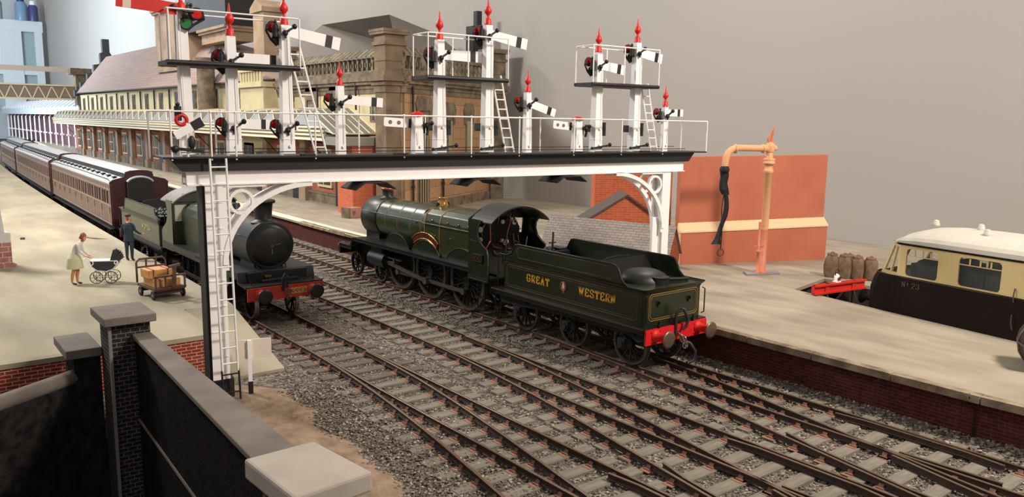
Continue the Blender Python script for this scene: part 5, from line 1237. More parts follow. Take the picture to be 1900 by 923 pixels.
# hipped end bay
x0, x1 = 21.3, 24.35
m.add([(x0, 44.3, 5.72), (x1, 44.3, 5.72), (x1, 48.2, 7.35), (x0+.3, 48.2, 7.1), (x0, 48.2, 6.2)], [(0, 1, 2, 3), (0, 3, 4)])
for k in range(7): t = k/6; mb.bar((x0+(x1-x0)*t, 44.3, 5.74), (x0+.3+(x1-x0-.3)*t, 48.2, 7.12+.25*t), .05)
mb.bar((x0, 44.3, 5.74), (x1, 44.3, 5.74), .08); m.build('glazing', M_glz, cn); mb.build('glazing_bar', M_crp, cn)
for a in range(50, 140, 8): m = MB(OC); m.bar((cx_(a)+.1, a, 5.3), (23.4, a, 5.0), .07); m.bar((22.4, a, 5.1), (23.4, a, 4.0), .06); m.build('bracket', M_iron, cn)

# farther station wall with cream columns, awning, lattice footbridge
fs = thing('station_building', 'maroon walled far station front with white columns and pale blue glazed awning', 'building', (27, 150, .9)); OF = (27, 150, .9)
m = MB(OF); m.box(28.2, 28.7, 141.5, 255, .9, 7.6); m.build('wall', mat('maroon paint', (92, 58, 66), .6, var=.1, vscale=.5), fs)
for k in range(16):
    y = 150 + k*6.4; m = MB(OF); m.cyl((26.9, y, .9), (26.9, y, 6.3), .16, n=8); m.box(26.6, 27.2, y-.3, y+.3, 2.9, 3.2); m.tube([(26.9, y, 6.0), (27.2, y, 6.9), (28.2, y, 7.2)], .12, 5); m.build('column', M_wht, fs)
m = MB(OF); m.box(26.0, 26.3, 147, 255, 6.7, 8.0); m.box(26.3, 28.4, 147, 255, 7.6, 7.8); m.build('awning_fascia', mat('pale blue white paint', (196, 208, 214), .5), fs)
m = MB(OF); mb = MB(OF)
for k in range(24):
    y = 149+k*4.4; m.add([(26.2, y, 8.0), (26.2, y+4.4, 8.0), (28.6, y+4.4, 9.6), (28.6, y, 9.6)], [(0, 1, 2, 3)]); mb.bar((26.15, y, 8.05), (28.6, y+1.5, 9.65), .22)
m.build('awning_glass', mat('blue grey glass', (150, 168, 180), .4), fs); mb.build('awning_bar', M_wht, fs)
fbr = thing('footbridge', 'lattice footbridge with cream diagonal braces crossing at the far left of the station', 'footbridge', (26, 149, .9)); OFB = (26, 149, .9)
m = MB(OFB); m.box(-2, 27, 150.6, 151, 9.2, 11.4); m.build('side_panel', mat('brown pink panel', (160, 142, 130), .8), fbr)
m = MB(OFB)
for k in range(14): x = 25.6-k*1.9; m.bar((x, 150.4, 9.3), (x-.85, 150.4, 11.2), .16); m.bar((x-1.7, 150.4, 9.3), (x-.85, 150.4, 11.2), .16)
m.box(-2, 27, 150.3, 150.6, 9.0, 9.3); m.box(-2, 27, 150.3, 150.6, 11.25, 11.5); m.build('brace', M_crp, fbr)
m = MB(OFB); m.box(-2, 27, 149.7, 150.2, 13.5, 14.3); m.build('top_beam', mat('warm white beam', (206, 196, 182), .6), fbr)
m = MB(OFB); m.box(26.2, 28.1, 149, 151, .9, 13.2); m.box(25.4, 28.6, 148.6, 151.4, 13.2, 14.2); m.build('stone_pier', M_dstone, fbr)
# room window at the far end with bottles
M_wfr = mat('white window frame', (206, 214, 218), .5)
wn = thing('window_1', 'x', 'x'); bpy.data.objects.remove(wn)
m = MB()
m.box(24, 36.8, 249.5, 251, 28.2, 31.0)
for x0, x1 in ((22, 24.5), (27.0, 31.8), (34.8, 36.6)): m.box(x0, x1, 249.6, 250.6, 8, 28.2)
m.box(24, 35, 249.8, 250.4, 17, 18.6); m.box(24, 31, 250.4, 250.6, 18.6, 28); wf = m.build('window_1', M_wfr); struct(wf)
m = MB(); m.box(22, 35, 250.7, 250.8, 8, 28.2); struct(m.build('window_2', mat('window pane grey green', (150, 168, 170), .2)))
def bottle(x, z, h, r, c1, c2, label):
    o = thing('bottle', label, 'bottle', (x, 250, z), 0, 'bottles on the ledge')
    m = MB(); m.lathe((0, 0, 0), (0, 0, 1), [(0, r), (h*.68, r), (h*.8, r*.7)], 14); m.build('body', c1, o)
    m = MB(); m.lathe((0, 0, h*.8), (0, 0, 1), [(0, r*.62), (h*.2, r*.55)], 12); m.build('cap', c2, o)
M_bb = mat('bottle blue', (120, 150, 176), .3); M_navy = mat('navy cap', (28, 48, 104), .4)
bottle(26.6, 31.0, 6.2, 1.4, mat('bottle grey', (150, 160, 160), .4), mat('dark navy', (30, 36, 60), .4), 'grey bottle with dark top on the window ledge, leftmost of three')
bottle(32.2, 31.0, 6.0, 1.45, M_bb, M_navy, 'pale blue bottle with navy cap on the window ledge, middle of three')
bottle(34.9, 31.0, 5.2, 1.2, mat('bottle dark blue', (70, 74, 116), .3), M_wht, 'dark blue bottle at the right end of the window ledge')
# slate roofed shed and brick gables behind the tender
sh = thing('shed', 'low shed with grey slate roof behind the tender and right gantry post', 'shed', (21.7, 24.9, .9)); OS = (21.7, 24.9, .9)
ra, rb_ = Vector((21.8, 25.0, 2.78)), Vector((23.95, 20.0, 2.70)); dv = Vector((-.92, -.39, 0)); bk = -dv
m = MB(OS); ea, eb = ra+dv*1.15+Vector((0,0,-1.6)), rb_+dv*1.15+Vector((0,0,-1.6)); ca, cb = ra+bk*.9+Vector((0,0,-1.2)), rb_+bk*.9+Vector((0,0,-1.2))
UVm = m; th_ = Vector((0, 0, -.06))
m.add([ea, eb, rb_, ra, ea+th_, eb+th_, rb_+th_, ra+th_], [(0,1,2,3),(7,6,5,4),(0,4,5,1),(1,5,6,2),(2,6,7,3),(3,7,4,0)]); m.add([ra, rb_, cb, ca], [(0,1,2,3)])
m.build('roof', brick('shed slates', (152, 142, 134), (138, 128, 122), (92, 84, 80), .30, .115, .009, noise=.1), sh)
m = MB(OS); g0 = Vector((0,0,.9))
for r_, e_, c_ in ((ra, ea, ca), (rb_, eb, cb)):
    i_ = (rb_-ra).normalized()*(.1 if r_ is ra else -.1)
    m.add([Vector((e_.x, e_.y, .9))-dv*.1+i_, Vector((c_.x, c_.y, .9))+dv*.1+i_, c_+i_, r_+th_+i_, e_-dv*.1+i_], [(0,1,2,3,4),(4,3,2,1,0)])
a0, b0 = ea-dv*.12, eb-dv*.12; m.add([(a0.x, a0.y, .9), (b0.x, b0.y, .9), (b0.x, b0.y, b0.z-.02), (a0.x, a0.y, a0.z-.02)], [(0,1,2,3)])
m.build('wall', M_obrick, sh)
def gable(label, D0, px0, pxa, px1, za, ze, depth, mt, zt=None):
    # positions along a line facing the camera, given as lateral offsets in metres at distance D0 along the view axis
    c, s = math.cos(YAW), math.sin(YAW); f = lambda r, d: Vector((r*c + d*s, -r*s + d*c, 0))
    A = f(px0, D0); root = thing('brick_building', label, 'building', (A.x, A.y, .9)); off = (A.x, A.y, .9)
    u = (f(px1, D0)-A).normalized(); L = px1-px0; nrm = f(0, 1)-f(0, 0); up = (0, 0, 1)
    m = MB(off)
    if zt: m.prism([(0, .9), (L, .9), (L, zt), (0, zt)], A, u, up, nrm*depth)
    else: m.prism([(0, .9), (L, .9), (L, ze), (pxa-px0, za), (0, ze)], A, u, up, nrm*depth)
    m.build('wall', mt, root)
    m = MB(off)
    if zt: m.prism([(-.1, zt), (L+.1, zt), (L+.1, zt+.12), (-.1, zt+.12)], A-nrm*.1, u, up, nrm*(depth+.2))
    else:
        for (a, za_), (b, zb_) in (((0, ze), (pxa-px0, za)), ((pxa-px0, za), (L, ze))):
            d_ = .09; m.prism([(a-(.25 if a == 0 else 0), za_-(.18 if a == 0 else 0)), (b+(.25 if b == L else 0), zb_-(.18 if b == L else 0)), (b+(.25 if b == L else 0), zb_-(.18 if b == L else 0)+d_), (a-(.25 if a == 0 else 0), za_-(.18 if a == 0 else 0)+d_)], A-nrm*.12, u, up, nrm*(depth+.2))
    m.build('roof_edge', mat('dark roof edge', (84, 74, 66), .85), root)
gable('orange brick gable end behind the slate roofed shed', 33, 3.05, 4.75, 6.3, 3.62, 2.55, 2.0, M_obrick)
gable('taller orange brick building behind the small gable end', 36.5, 3.75, 0, 7.3, 0, 0, 1.6, M_obrick, zt=4.6)
# ================================================================= red wall and water crane
RW0, RW1 = Vector((25.36, 21.22, 0)), Vector((31.9, 18.45, 0)); ru = (RW1-RW0).normalized(); rn = Vector((ru.y, -ru.x, 0)); RL_ = (RW1-RW0).length
M_terra = mat('terracotta wall paint', (194, 114, 86), .75, col2=(184, 104, 78), vscale=.6)
M_crw = mat('cream moulding paint', (232, 206, 160), .7)
rw = thing('retaining_wall', 'tall terracotta painted wall with sloping cream ledge behind the water crane', 'wall', (RW0.x, RW0.y, .9)); OR = (RW0.x, RW0.y, .9)
m = MB(OR); m.prism([(.12, .9), (RL_-.1, .9), (RL_-.1, 5.42), (.12, 5.30)], RW0, ru, (0,0,1), -rn*.3); m.prism([(.12, .9), (RL_, .9), (RL_, 2.42), (.12, 2.28)], RW0+rn*.18, ru, (0,0,1), -rn*.3); m.build('wall', M_terra, rw)
m = MB(OR); up = Vector((0,0,1))
def pt(t, z, d): return RW0 + ru*t + up*z + rn*d
m.add([pt(-.02, 2.26, .22), pt(RL_+.02, 2.42, .22), pt(RL_-.08, 2.74, 0), pt(.1, 2.60, 0), pt(-.02, 2.20, .22), pt(RL_+.02, 2.36, .22), pt(RL_-.08, 2.36, -.1), pt(.1, 2.2, -.1)], [(0,1,2,3),(4,7,6,5),(0,4,5,1),(1,5,6,2),(2,6,7,3),(3,7,4,0)])
m.prism([(-.02, .9), (.14, .9), (.14, 2.26), (-.02, 2.26)], RW0+rn*.2, ru, (0,0,1), -rn*.34); m.build('ledge', M_crw, rw)
# water crane
M_wc = mat('crane peach paint', (222, 166, 120), .55); M_wc2 = mat('crane terracotta paint', (200, 120, 90), .55)
WC = Vector((26.56, 17.85, .9)); wcr = thing('water_crane', 'peach painted water crane with black leather hose in front of the terracotta wall', 'water crane', tuple(WC)); 
m = MB(); m.prism([(-.75, -.28), (.7, -.28), (.95, .38), (-.5, .38)], (-.1, 0, 0), tuple(ru), tuple(-rn), (0, 0, .07)); m.build('base_plate', mat('grey slate base', (134, 130, 130), .7), wcr)
m = MB(); m.k = 1; m.lathe((0, 0, .05), (0, 0, 1), [(0, .20), (.05, .20), (.06, .14), (1.7, .135)], 18); m.k = 0; m.lathe((0.02, 0, 1.75), (0, 0, 1), [(0, .135), (2.15, .15), (2.17, .18), (2.3, .18), (2.32, .15), (2.5, .15), (2.51, .23), (2.58, .23), (2.6, .19), (2.66, .22), (2.72, .22), (2.74, .13), (3.0, .13)], 18)
m.lathe((.03, 0, 4.72), (0, 0, 1), [(0, .16), (.2, .19), (.3, .16), (.36, .08), (.38, .03)], 14); m.build('column', [M_wc, M_wc2], wcr)
aend = Vector((24.98, 18.50, 0)) - Vector((WC.x, WC.y, 0)); ad = aend.normalized()
m = MB(); al = aend.length; P = [Vector((.1, 0, 4.86)) - ad*.2] + [ad*t + up*(4.84+.02*math.sin(t)) for t in (0, al*.3, al*.6, al*.85)] + [ad*(al*.95)+up*4.80, ad*(al*1.03)+up*4.70, ad*(al*1.08)+up*4.5, ad*(al*1.10)+up*4.1]
m.tube(P, [.10, .13, .12, .12, .12, .125, .13, .13, .12], 12); m.lathe(ad*al*.84+up*4.83, ad, [(0, .14), (.02, .18), (.06, .18), (.08, .14)], 14); m.lathe(ad*.25+up*4.84, ad, [(0, .13), (.02, .17), (.06, .17), (.08, .13)], 14); m.build('arm', M_wc, wcr)
m = MB(); m.prism([(-.02, 4.95), (.1, 4.95), (.16, 5.62), (.13, 5.64), (-.1, 5.2)], (0, 0, 0), tuple(ru), (0,0,1), (0, .04, 0)); m.tube([(.0, 0, 5.0), tuple(ru*.13+up*5.6)], .02, 5); m.build('vane', M_wc2, wcr)
m = MB(); q = ru*-.28+rn*.12; m.lathe(q+up*.05, (0,0,1), [(0, .10), (.06, .10), (.07, .06), (.8, .06), (.82, .09), (.9, .09), (.92, .045), (2.0, .045)], 12); m.bar(q+up*1.12-ru*.22, q+up*1.12+ru*.22, .035); m.bar(q+up*1.9, Vector((0,0,1.95)), .05); m.build('valve_post', M_wc2, wcr)
e = ad*(al*1.10)
m = MB(); side = ru
def ribbon(pts, wds, th=.05):
    vs = []
    for (a, z), w_ in zip(pts, wds):
        c = e + ru*a + up*z; vs += [c-ru*w_/2-rn*th, c+ru*w_/2-rn*th*.4, c+ru*w_/2+rn*th, c-ru*w_/2+rn*th*.4]
    for j in range(len(pts)-1): m.add(vs[j*4:j*4+8], [(i, (i+1)%4, 4+(i+1)%4, 4+i) for i in range(4)], True)
    m.add(vs[:4], [(3,2,1,0)]); m.add(vs[-4:], [(0,1,2,3)])
m.lathe(e+up*3.98, (0, 0, 1), [(0, .17), (.08, .19), (.16, .15), (.2, .13)], 12)
ribbon([(-.02, 4.05), (.02, 3.8), (-.02, 3.55), (.02, 3.3), (.10, 3.1)], [.32, .30, .28, .34, .26])
ribbon([(.10, 3.14), (.16, 2.85), (.17, 2.6), (.13, 2.3), (.02, 2.0), (-.07, 1.7), (-.14, 1.42), (-.2, 1.22)], [.14, .14, .16, .17, .14, .14, .2, .36])
m.build('hose', mat('black leather', (20, 18, 18), .7), wcr)
m = MB(); pts = [(.0, 3.15), (-.04, 2.9), (-.06, 2.5), (-.03, 2.2), (.0, 1.9), (.0, 1.5), (-.01, 1.05)]; m.tube([e+ru*a+up*z+rn*.06 for a, z in pts], .022, 5); m.ring(e-ru*.01+up*.9+rn*.06, rn, .13, .018, 20, 5); m.build('chain', M_iron, wcr)
# sacks
M_sack = mat('hessian sack', (134, 108, 84), .95, col2=(104, 84, 66), vscale=4, bump=.5, bscale=25)
def sack(x, y, h, r, k, label):
    root = thing('sack', label, 'sack', (x, y, .9), 0, 'upright sacks by the railcar'); rr = random.Random(k)
    n = 14; m = MB(); prof = [(0, r*.85), (h*.12, r), (h*.5, r*1.02), (h*.8, r*.92), (h*.93, r*.8), (h, r*.55), (h*.97, r*.2)]; vs = []
    for z, q in prof:
        for i in range(n): t = 2*PI*i/n; w_ = q*(1+.09*math.sin(3*t+k)+.05*math.sin(5*t+z*7)); vs.append((w_*math.cos(t), w_*math.sin(t), z))
    m.add(vs, [(j*n+i, j*n+(i+1)%n, (j+1)*n+(i+1)%n, (j+1)*n+i) for j in range(len(prof)-1) for i in range(n)], True); m.build('body', M_sack, root)
    m = MB()
    for i in range(7): t = 2*PI*i/7+k; m.sphere((r*.45*math.cos(t), r*.45*math.sin(t), h*1.0), (r*.28, r*.28, r*.28), 7, 5)
    m.sphere((0, 0, h*1.06), (r*.3, r*.3, r*.3), 7, 5); m.build('contents', mat('potato brown', (142, 112, 88), .8, col2=(90, 68, 54), vscale=5), root)
cs, sn = math.cos(YAW), math.sin(YAW)
for i, (x_, y_, h, r) in enumerate(((28.3, 15.95, .86, .27), (28.5, 15.55, .84, .28), (28.72, 15.15, .82, .27), (28.95, 14.75, .80, .27), (28.95, 15.6, .8, .27))):
    sack(x_, y_, h, r, i, ['brown sack nearest the terracotta wall, end of the sack row', 'second brown sack from the terracotta wall', 'third brown sack from the terracotta wall, middle of the row', 'fourth brown sack, closest to the railcar nose', 'brown sack standing behind the row of sacks'][i])
# dark basket at right edge
bk_ = thing('basket', 'dark brown woven basket tipped on its side at the right edge of the platform', 'basket', (21.62, 6.5, .9), .5)
m = MB(); n = 18; prof = [(.6, -.42), (.62, .0), (.56, .45)]
rings = []
for r_, h_ in ((.52, -.62), (.6, -.3), (.62, .1), (.57, .5), (.50, .5), (.55, .1), (.53, -.3), (.45, -.55)):
    rings.append([(h_, r_*math.cos(2*PI*i/n), .6 + r_*math.sin(2*PI*i/n)) for i in range(n)])
for a, b in zip(rings, rings[1:]): m.add(a+b, [(i, (i+1)%n, n+(i+1)%n, n+i) for i in range(n)], True)
m.add(rings[0], [tuple(range(n))]); m.add(rings[-1], [tuple(range(n))]); bo_ = m.build('body', mat('dark wicker', (58, 44, 36), .8, var=.2, vscale=9), bk_)
m = MB()
for h_, r_ in ((.5, .55), (0, .63), (-.45, .57)): m.tube([(h_, r_*math.cos(2*PI*i/n), .6 + r_*math.sin(2*PI*i/n)) for i in range(n)], .03, 5, True)
for i in range(0, n, 3): t = 2*PI*i/n; m.tube([(.5, .56*math.cos(t), .6+.56*math.sin(t)), (0, .64*math.cos(t), .6+.64*math.sin(t)), (-.6, .54*math.cos(t), .6+.54*math.sin(t))], .02, 5)
m.build('hoop', mat('grey cane', (110, 98, 86), .7), bk_)

# ================================================================= foreground walls and piers
M_cop = mat('grey coping stone', (98, 90, 84), .85, col2=(118, 108, 100), vscale=1.3, bump=.3, bscale=12)
M_blackb = brick('blackened brick', (40, 36, 38), (30, 28, 30), (104, 96, 92), .19, .095, .011, noise=.6)
M_render = mat('blackened rough render', (15, 12, 11), .95, spec=.1, col2=(27, 22, 20), vscale=3, bump=.9, bscale=16)
M_granite = mat('mottled dark stone wall', (20, 19, 20), .95, spec=.1, col2=(46, 43, 42), vscale=4, bump=.8, bscale=12, detail=8)
pr_ = thing('brick_pier', 'tall blackened brick pier with flat grey capstone in the left foreground', 'pier', (3.9, 18.7, GZ)); OP = (3.9, 18.7, GZ)
m = MB(OP); m.box(3.50, 4.30, 18.1, 19.1, -5.9, 2.2); m.build('shaft', M_blackb, pr_)
m = MB(OP); m.box(3.36, 4.40, 17.92, 19.3, 2.2, 2.38); m.build('capstone', M_cop, pr_, bevel=.02)
m = MB(OP); m.box(3.46, 3.52, 18.06, 18.12, -5.9, 2.2); m.build('corner_strip', mat('pale grey paint strip', (120, 118, 118), .8), pr_)
p2 = thing('brick_pier', 'short dark pier with grey capstone left of the tall brick pier', 'pier', (3.3, 20.2, GZ)); OP2 = (3.3, 20.2, GZ)
m = MB(OP2); m.box(2.95, 3.48, 19.15, 20.3, -5.9, 1.32); m.build('shaft', M_granite, p2); m = MB(OP2); m.box(2.78, 3.49, 19.0, 20.55, 1.32, 1.52); m.build('capstone', M_cop, p2, bevel=.02)
# long parapet wall running to the camera
bw = thing('parapet_wall', 'blackened parapet wall with wide grey coping running from the brick pier towards the camera', 'wall', (3.95, 14, GZ)); OW = (3.95, 14, GZ)
m = MB(OW); m.zprism([(3.98, 18.1), (4.24, 18.1), (4.26, 9.2), (3.70, 9.2)][::-1], -5.9, 1.86); m.build('wall', M_render, bw)
m = MB(OW); m.zprism([(3.92, 18.08), (4.29, 18.08), (4.31, 9.2), (3.62, 9.2)][::-1], 1.86, 1.95); m.build('coping', M_cop, bw, bevel=.015)
m = MB(OW); m.prism([(0, -.03), (8.9, -.10), (8.9, -.04), (0, .03)], (3.955, 18.1, 0), (-.0315, -1, 0), (0, 0, 1), (.06, 0, 0)); m.build('string_course', M_cop, bw)
p3 = thing('brick_pier', 'nearest pier with large pale grey capstone at the bottom of the picture', 'pier', (4.0, 9.2, GZ)); OP3 = (4.0, 9.2, GZ)
m = MB(OP3); m.box(3.62, 4.40, 8.75, 9.85, -5.9, 1.86); m.build('shaft', M_blackb, p3)
m = MB(OP3); m.zprism([(3.42, 9.95), (4.42, 9.98), (4.60, 8.6), (3.50, 8.5)][::-1], 1.86, 2.14); m.build('capstone', mat('pale capstone', (158, 148, 138), .85, col2=(172, 162, 150), vscale=1.2), p3, bevel=.04)
# low splayed wall at left with rounded coping
sw = thing('parapet_wall', 'dark mottled low wall with rounded grey coping at the far left foreground', 'wall', (2.0, 18.6, GZ)); OSW = (2.0, 18.6, GZ)
A_, B_ = Vector((-2.5, 15.6, 0)), Vector((3.0, 19.2, 0)); d_ = (B_-A_).normalized(); n_ = Vector((d_.y, -d_.x, 0)); LL = (B_-A_).length
m = MB(OSW); m.prism([(0, -5.9), (LL, -5.9), (LL, .8), (0, .8)], A_, d_, (0,0,1), -n_*.3); m.build('wall', M_granite, sw)
m = MB(OSW); m.tube([A_-n_*.12+up*.84, B_-n_*.12+d_*.1+up*.84], .17, 12); m.build('coping', M_cop, sw)
# ================================================================= sign board by the ramp
sg_ = thing('sign_post', 'white blank back of a signboard on a black footed white post beside the ladder', 'sign', (6.64, 18.6, GZ), -.25)
m = MB(); m.k = 0; m.box(-.045, .045, -.03, .03, .42, 1.45); m.k = 1; m.box(-.055, .055, -.04, .04, 0, .42); m.build('post', [M_wht, M_sblk], sg_)
m = MB(); m.box(-.40, .52, .03, .06, .98, 1.46); m.build('board', mat('cream white board', (226, 214, 200), .6), sg_)
# white tapering column at left edge
lc = thing('lamp_column', 'white tapering column on a pinkish brick plinth at the left edge of the platform', 'column', (3.0, 35.0, .9), .15); 
m = MB(); m.box(-.75, .62, -.5, .55, 0, .12); m.box(-.6, .5, -.4, .45, .12, .95); m.build('plinth', brick('pinkish plinth brick', (160, 110, 104), (140, 92, 90), (186, 160, 152), .4, .2, .02), lc)
m = MB(); m.box(-.62, .5, -.4, .4, .95, 1.3); m.add([(-.5,-.3,1.3),(.34,-.3,1.3),(.34,.3,1.3),(-.5,.3,1.3),(-.4,-.2,4.0),(.14,-.2,4.0),(.14,.2,4.0),(-.4,.2,4.0)], [(0,3,2,1),(4,5,6,7),(0,1,5,4),(1,2,6,5),(2,3,7,6),(3,0,4,7)]); m.cyl((-.15, -.42, 1.45), (-.15, -.2, 1.45), .14, n=12); m.build('shaft', mat('chalky white paint', (192, 190, 190), .6), lc)
m = MB(); m.box(-.42, .2, -.25, .25, 4.0, 4.9); m.k = 1; m.box(-.45, .24, -.28, .28, 4.35, 4.6); m.build('band', [mat('orange brown band', (190, 132, 104), .7), mat('brown band', (150, 100, 84), .7)], lc)
tag(MB((0,0,0)).box(-.09, .09, -.06, .06, 0, .1).build('box', mat('grey tin', (96, 92, 90), .6)), 'tiny grey box lying on the left platform near the coaches', 'box').location = (4.8, 42.3, .9)
# suitcase on the far platform
sc_ = thing('trunk', 'small pinkish brown trunk on the far platform left of the green smokebox', 'trunk', (21.4, 42.2, .9), .3)
m = MB(); m.box(-.5, .5, -.3, .3, 0, .6); m.build('body', mat('pink brown leather', (168, 118, 104), .7), sc_, bevel=.03); m = MB(); m.box(-.52, -.4, -.32, .32, .0, .62); m.box(-.2, .0, -.33, -.3, .2, .42); m.build('strap', M_dstone, sc_)

# ================================================================= people
def figure(name, label, cat, loc, rz, nodes, edges, bands, sc_=1.0):
    """one continuous skinned body; bands(centre)->material index"""
    me = bpy.data.meshes.new('body'); me.from_pydata([Vector(p)*sc_ for p, r in nodes], edges, []); me.update()
    o = bpy.data.objects.new('body', me); C.objects.link(o)
    md = o.modifiers.new('skin', 'SKIN'); md.use_smooth_shade = True
    for i, (p, r) in enumerate(nodes):
        sv = me.skin_vertices[0].data[i]; sv.radius = (r*sc_, r*sc_) if not isinstance(r, tuple) else (r[0]*sc_, r[1]*sc_); sv.use_root = (i == 0)
    sb_ = o.modifiers.new('sub', 'SUBSURF'); sb_.levels = 2; sb_.render_levels = 2
    dg = bpy.context.evaluated_depsgraph_get(); em = bpy.data.meshes.new_from_object(o.evaluated_get(dg)); bpy.data.objects.remove(o)
    mats, fn = bands; em.materials.clear()
    for q in mats: em.materials.append(q)
    for p in em.polygons: p.material_index = fn(p.center/sc_); p.use_smooth = True
    root = thing(name, label, cat, loc, rz); b = bpy.data.objects.new('body', em); C.objects.link(b); b.parent = root; return root
M_skin = mat('skin', (214, 150, 122), .6); M_hair = mat('auburn hair', (150, 84, 60), .7); M_blouse = mat('white blouse', (206, 202, 196), .8); M_skirt = mat('pale green skirt', (188, 188, 150), .8); M_shoe = mat('dark shoe', (60, 34, 28), .6); M_leg = mat('tan stocking', (190, 130, 84), .7)
M_unif = mat('navy uniform', (38, 52, 62), .8, var=.08)
def hand_nodes(nodes, edges, wrist, d, side, r0=.022):
    """palm, four unequal fingers and a thumb from the side of the palm"""
    d = Vector(d).normalized(); s = Vector(side).normalized(); up_ = d.cross(s); w = Vector(nodes[wrist][0])
    nodes.append((tuple(w + d*.05), (.035, .022))); palm = len(nodes)-1; edges.append((wrist, palm))
    for k, ln in enumerate((.065, .075, .07, .055)):
        b = w + d*.085 + s*(k-1.5)*.021; nodes.append((tuple(b), .0095)); i = len(nodes)-1; edges.append((palm, i))
        nodes.append((tuple(b + d*ln*.55 + up_*.008), .009)); edges.append((i, i+1)); nodes.append((tuple(b + d*ln*.9 + up_*.03), .008)); edges.append((i+1, i+2))
    nodes.append((tuple(w + d*.045 - s*.045), .011)); i = len(nodes)-1; edges.append((palm, i)); nodes.append((tuple(w + d*.08 - s*.06 + up_*.012), .0095)); edges.append((i, i+1))
# woman leaning over the pram, facing local +x
N = [((0, 0, .92), (.15, .17)), ((.03, 0, 1.08), (.11, .13)), ((.12, 0, 1.26), (.12, .16)), ((.2, 0, 1.40), (.09, .14)), ((.27, 0, 1.47), .05), ((.33, 0, 1.55), (.085, .075)), ((.36, 0, 1.66), (.10, .085)), ((.37, 0, 1.73), .06)]
E_ = [(i, i+1) for i in range(7)]
def limb(pts, start):
    a = start
    for p, r in pts: N.append((p, r)); E_.append((a, len(N)-1)); a = len(N)-1
    return a
for s in (-1, 1):
    f = limb([((0, s*.09, .84), .10), ((.03+s*.04, s*.09, .48), .062), ((-.02+s*.05, s*.09, .30), .058), ((-.03+s*.06, s*.09, .08), .034), ((.03+s*.06, s*.09, .03), .036), ((.13+s*.06, s*.09, .02), .026)], 0)
    wz = limb([((.2, s*.17, 1.38), .052), ((.24, s*.2, 1.16), .04), ((.40, s*.16, 1.0), .03), ((.48, s*.13, .97), .024)], 3); hand_nodes(N, E_, wz, (1, 0, -.5), (0, 1, 0))
def fw(c):
    if c.z < .06: return 5
    if c.z < .55: return 4
    if c.x > .45 and c.z < 1.05: return 0
    if c.z > 1.55 or (c.x > .26 and c.z > 1.5):
        return 1 if (c.x < .36 or c.z > 1.70) else 0
    return 3 if c.z < 1.0 else 2
wm = figure('person', 'woman in white blouse and pale green skirt leaning towards the pram', 'person', (4.85, 30.0, .9), math.radians(-25), N, E_, ((M_skin, M_hair, M_blouse, M_skirt, M_leg, M_shoe), fw), .98)
m = MB(); n = 20; rg = []
for z, a, b, xo in ((1.04, .14, .16, .03), (.9, .21, .22, .0), (.7, .25, .25, .0), (.55, .27, .26, .0), (.55, .24, .23, 0), (.9, .17, .18, 0)): rg.append([(xo+a*math.cos(2*PI*i/n)*(1+.03*math.sin(5*2*PI*i/n)), b*math.sin(2*PI*i/n), z) for i in range(n)])
for a, b in zip(rg, rg[1:]): m.add(a+b, [(i, (i+1)%n, n+(i+1)%n, n+i) for i in range(n)], True)
m.build('skirt', M_skirt, wm)
m = MB(); m.sphere((.325, 0, 1.66), (.10, .10, .115), 12, 8); m.sphere((.25, 0, 1.6), (.06, .07, .06), 10, 6); m.build('hair', M_hair, wm)
m = MB(); m.tube([(.455, 0, 1.635), (.49, 0, 1.615)], [.018, .008], 6); m.sphere((.44, .035, 1.66), .012, 6, 4); m.sphere((.44, -.035, 1.66), .012, 6, 4); m.build('face', M_skin, wm)
m = MB(); m.tube([(.42, -.02, 1.60), (.75, -.06, 1.57), (1.12, -.1, 1.55)], [.012, .022, .004], 5); m.build('headscarf_tail', mat('olive thread', (120, 112, 88), .8), wm)
# porter in navy uniform, seen from behind, right arm held out
N = [((0, 0, .95), (.15, .12)), ((0, 0, 1.12), (.14, .11)), ((0, .01, 1.32), (.17, .12)), ((0, .01, 1.46), (.12, .09)), ((0, .02, 1.54), .055), ((0, .03, 1.62), (.075, .08)), ((0, .03, 1.72), (.08, .095)), ((0, .02, 1.79), .06)]
E_ = [(i, i+1) for i in range(7)]
for s in (-1, 1):
    limb([((s*.09, 0, .88), .105), ((s*.1, .01, .5), .075), ((s*.1, -.01, .12), .055), ((s*.1, .02, .045), .045), ((s*.11, .14, .03), .035)], 0)
wz = limb([((.2, 0, 1.43), .062), ((.25, .04, 1.2), .052), ((.36, .2, 1.06), .04), ((.42, .3, 1.04), .028)], 3); hand_nodes(N, E_, wz, (.5, .8, 0), (.8, -.5, 0))
wz = limb([((-.2, 0, 1.43), .062), ((-.25, -.02, 1.18), .052), ((-.22, .08, .95), .04), ((-.2, .1, .9), .028)], 3); hand_nodes(N, E_, wz, (0, .2, -1), (0, 1, 0))
def fm(c):
    if c.z > 1.53: return 1 if (c.y < .0 and c.z > 1.6) else 0
    if c.x > .36 and c.y > .24: return 0
    if c.z < .92 and c.x < -.15 and c.z > .7: return 0
    if c.z < .06: return 3
    return 2
mn = figure('person', 'porter in navy uniform and peaked cap standing beside the tender with one arm held out', 'person', (7.45, 33.9, .9), math.radians(-38), N, E_, ((M_skin, M_hair, M_unif, M_shoe), fm), 1.0)
m = MB(); m.lathe((0, .03, 1.76), (0, 0, 1), [(0, .095), (.03, .1), (.06, .125), (.08, .125), (.1, .08), (.105, .01)], 16); m.prism([(-.08, .1), (.08, .1), (.06, .18), (-.06, .18)], (0, 0, 1.76), (1,0,0), (0,1,0), (0, 0, .015)); m.build('cap', mat('dark cap', (58, 54, 50), .7), mn)
m = MB(); n = 18; rg = []
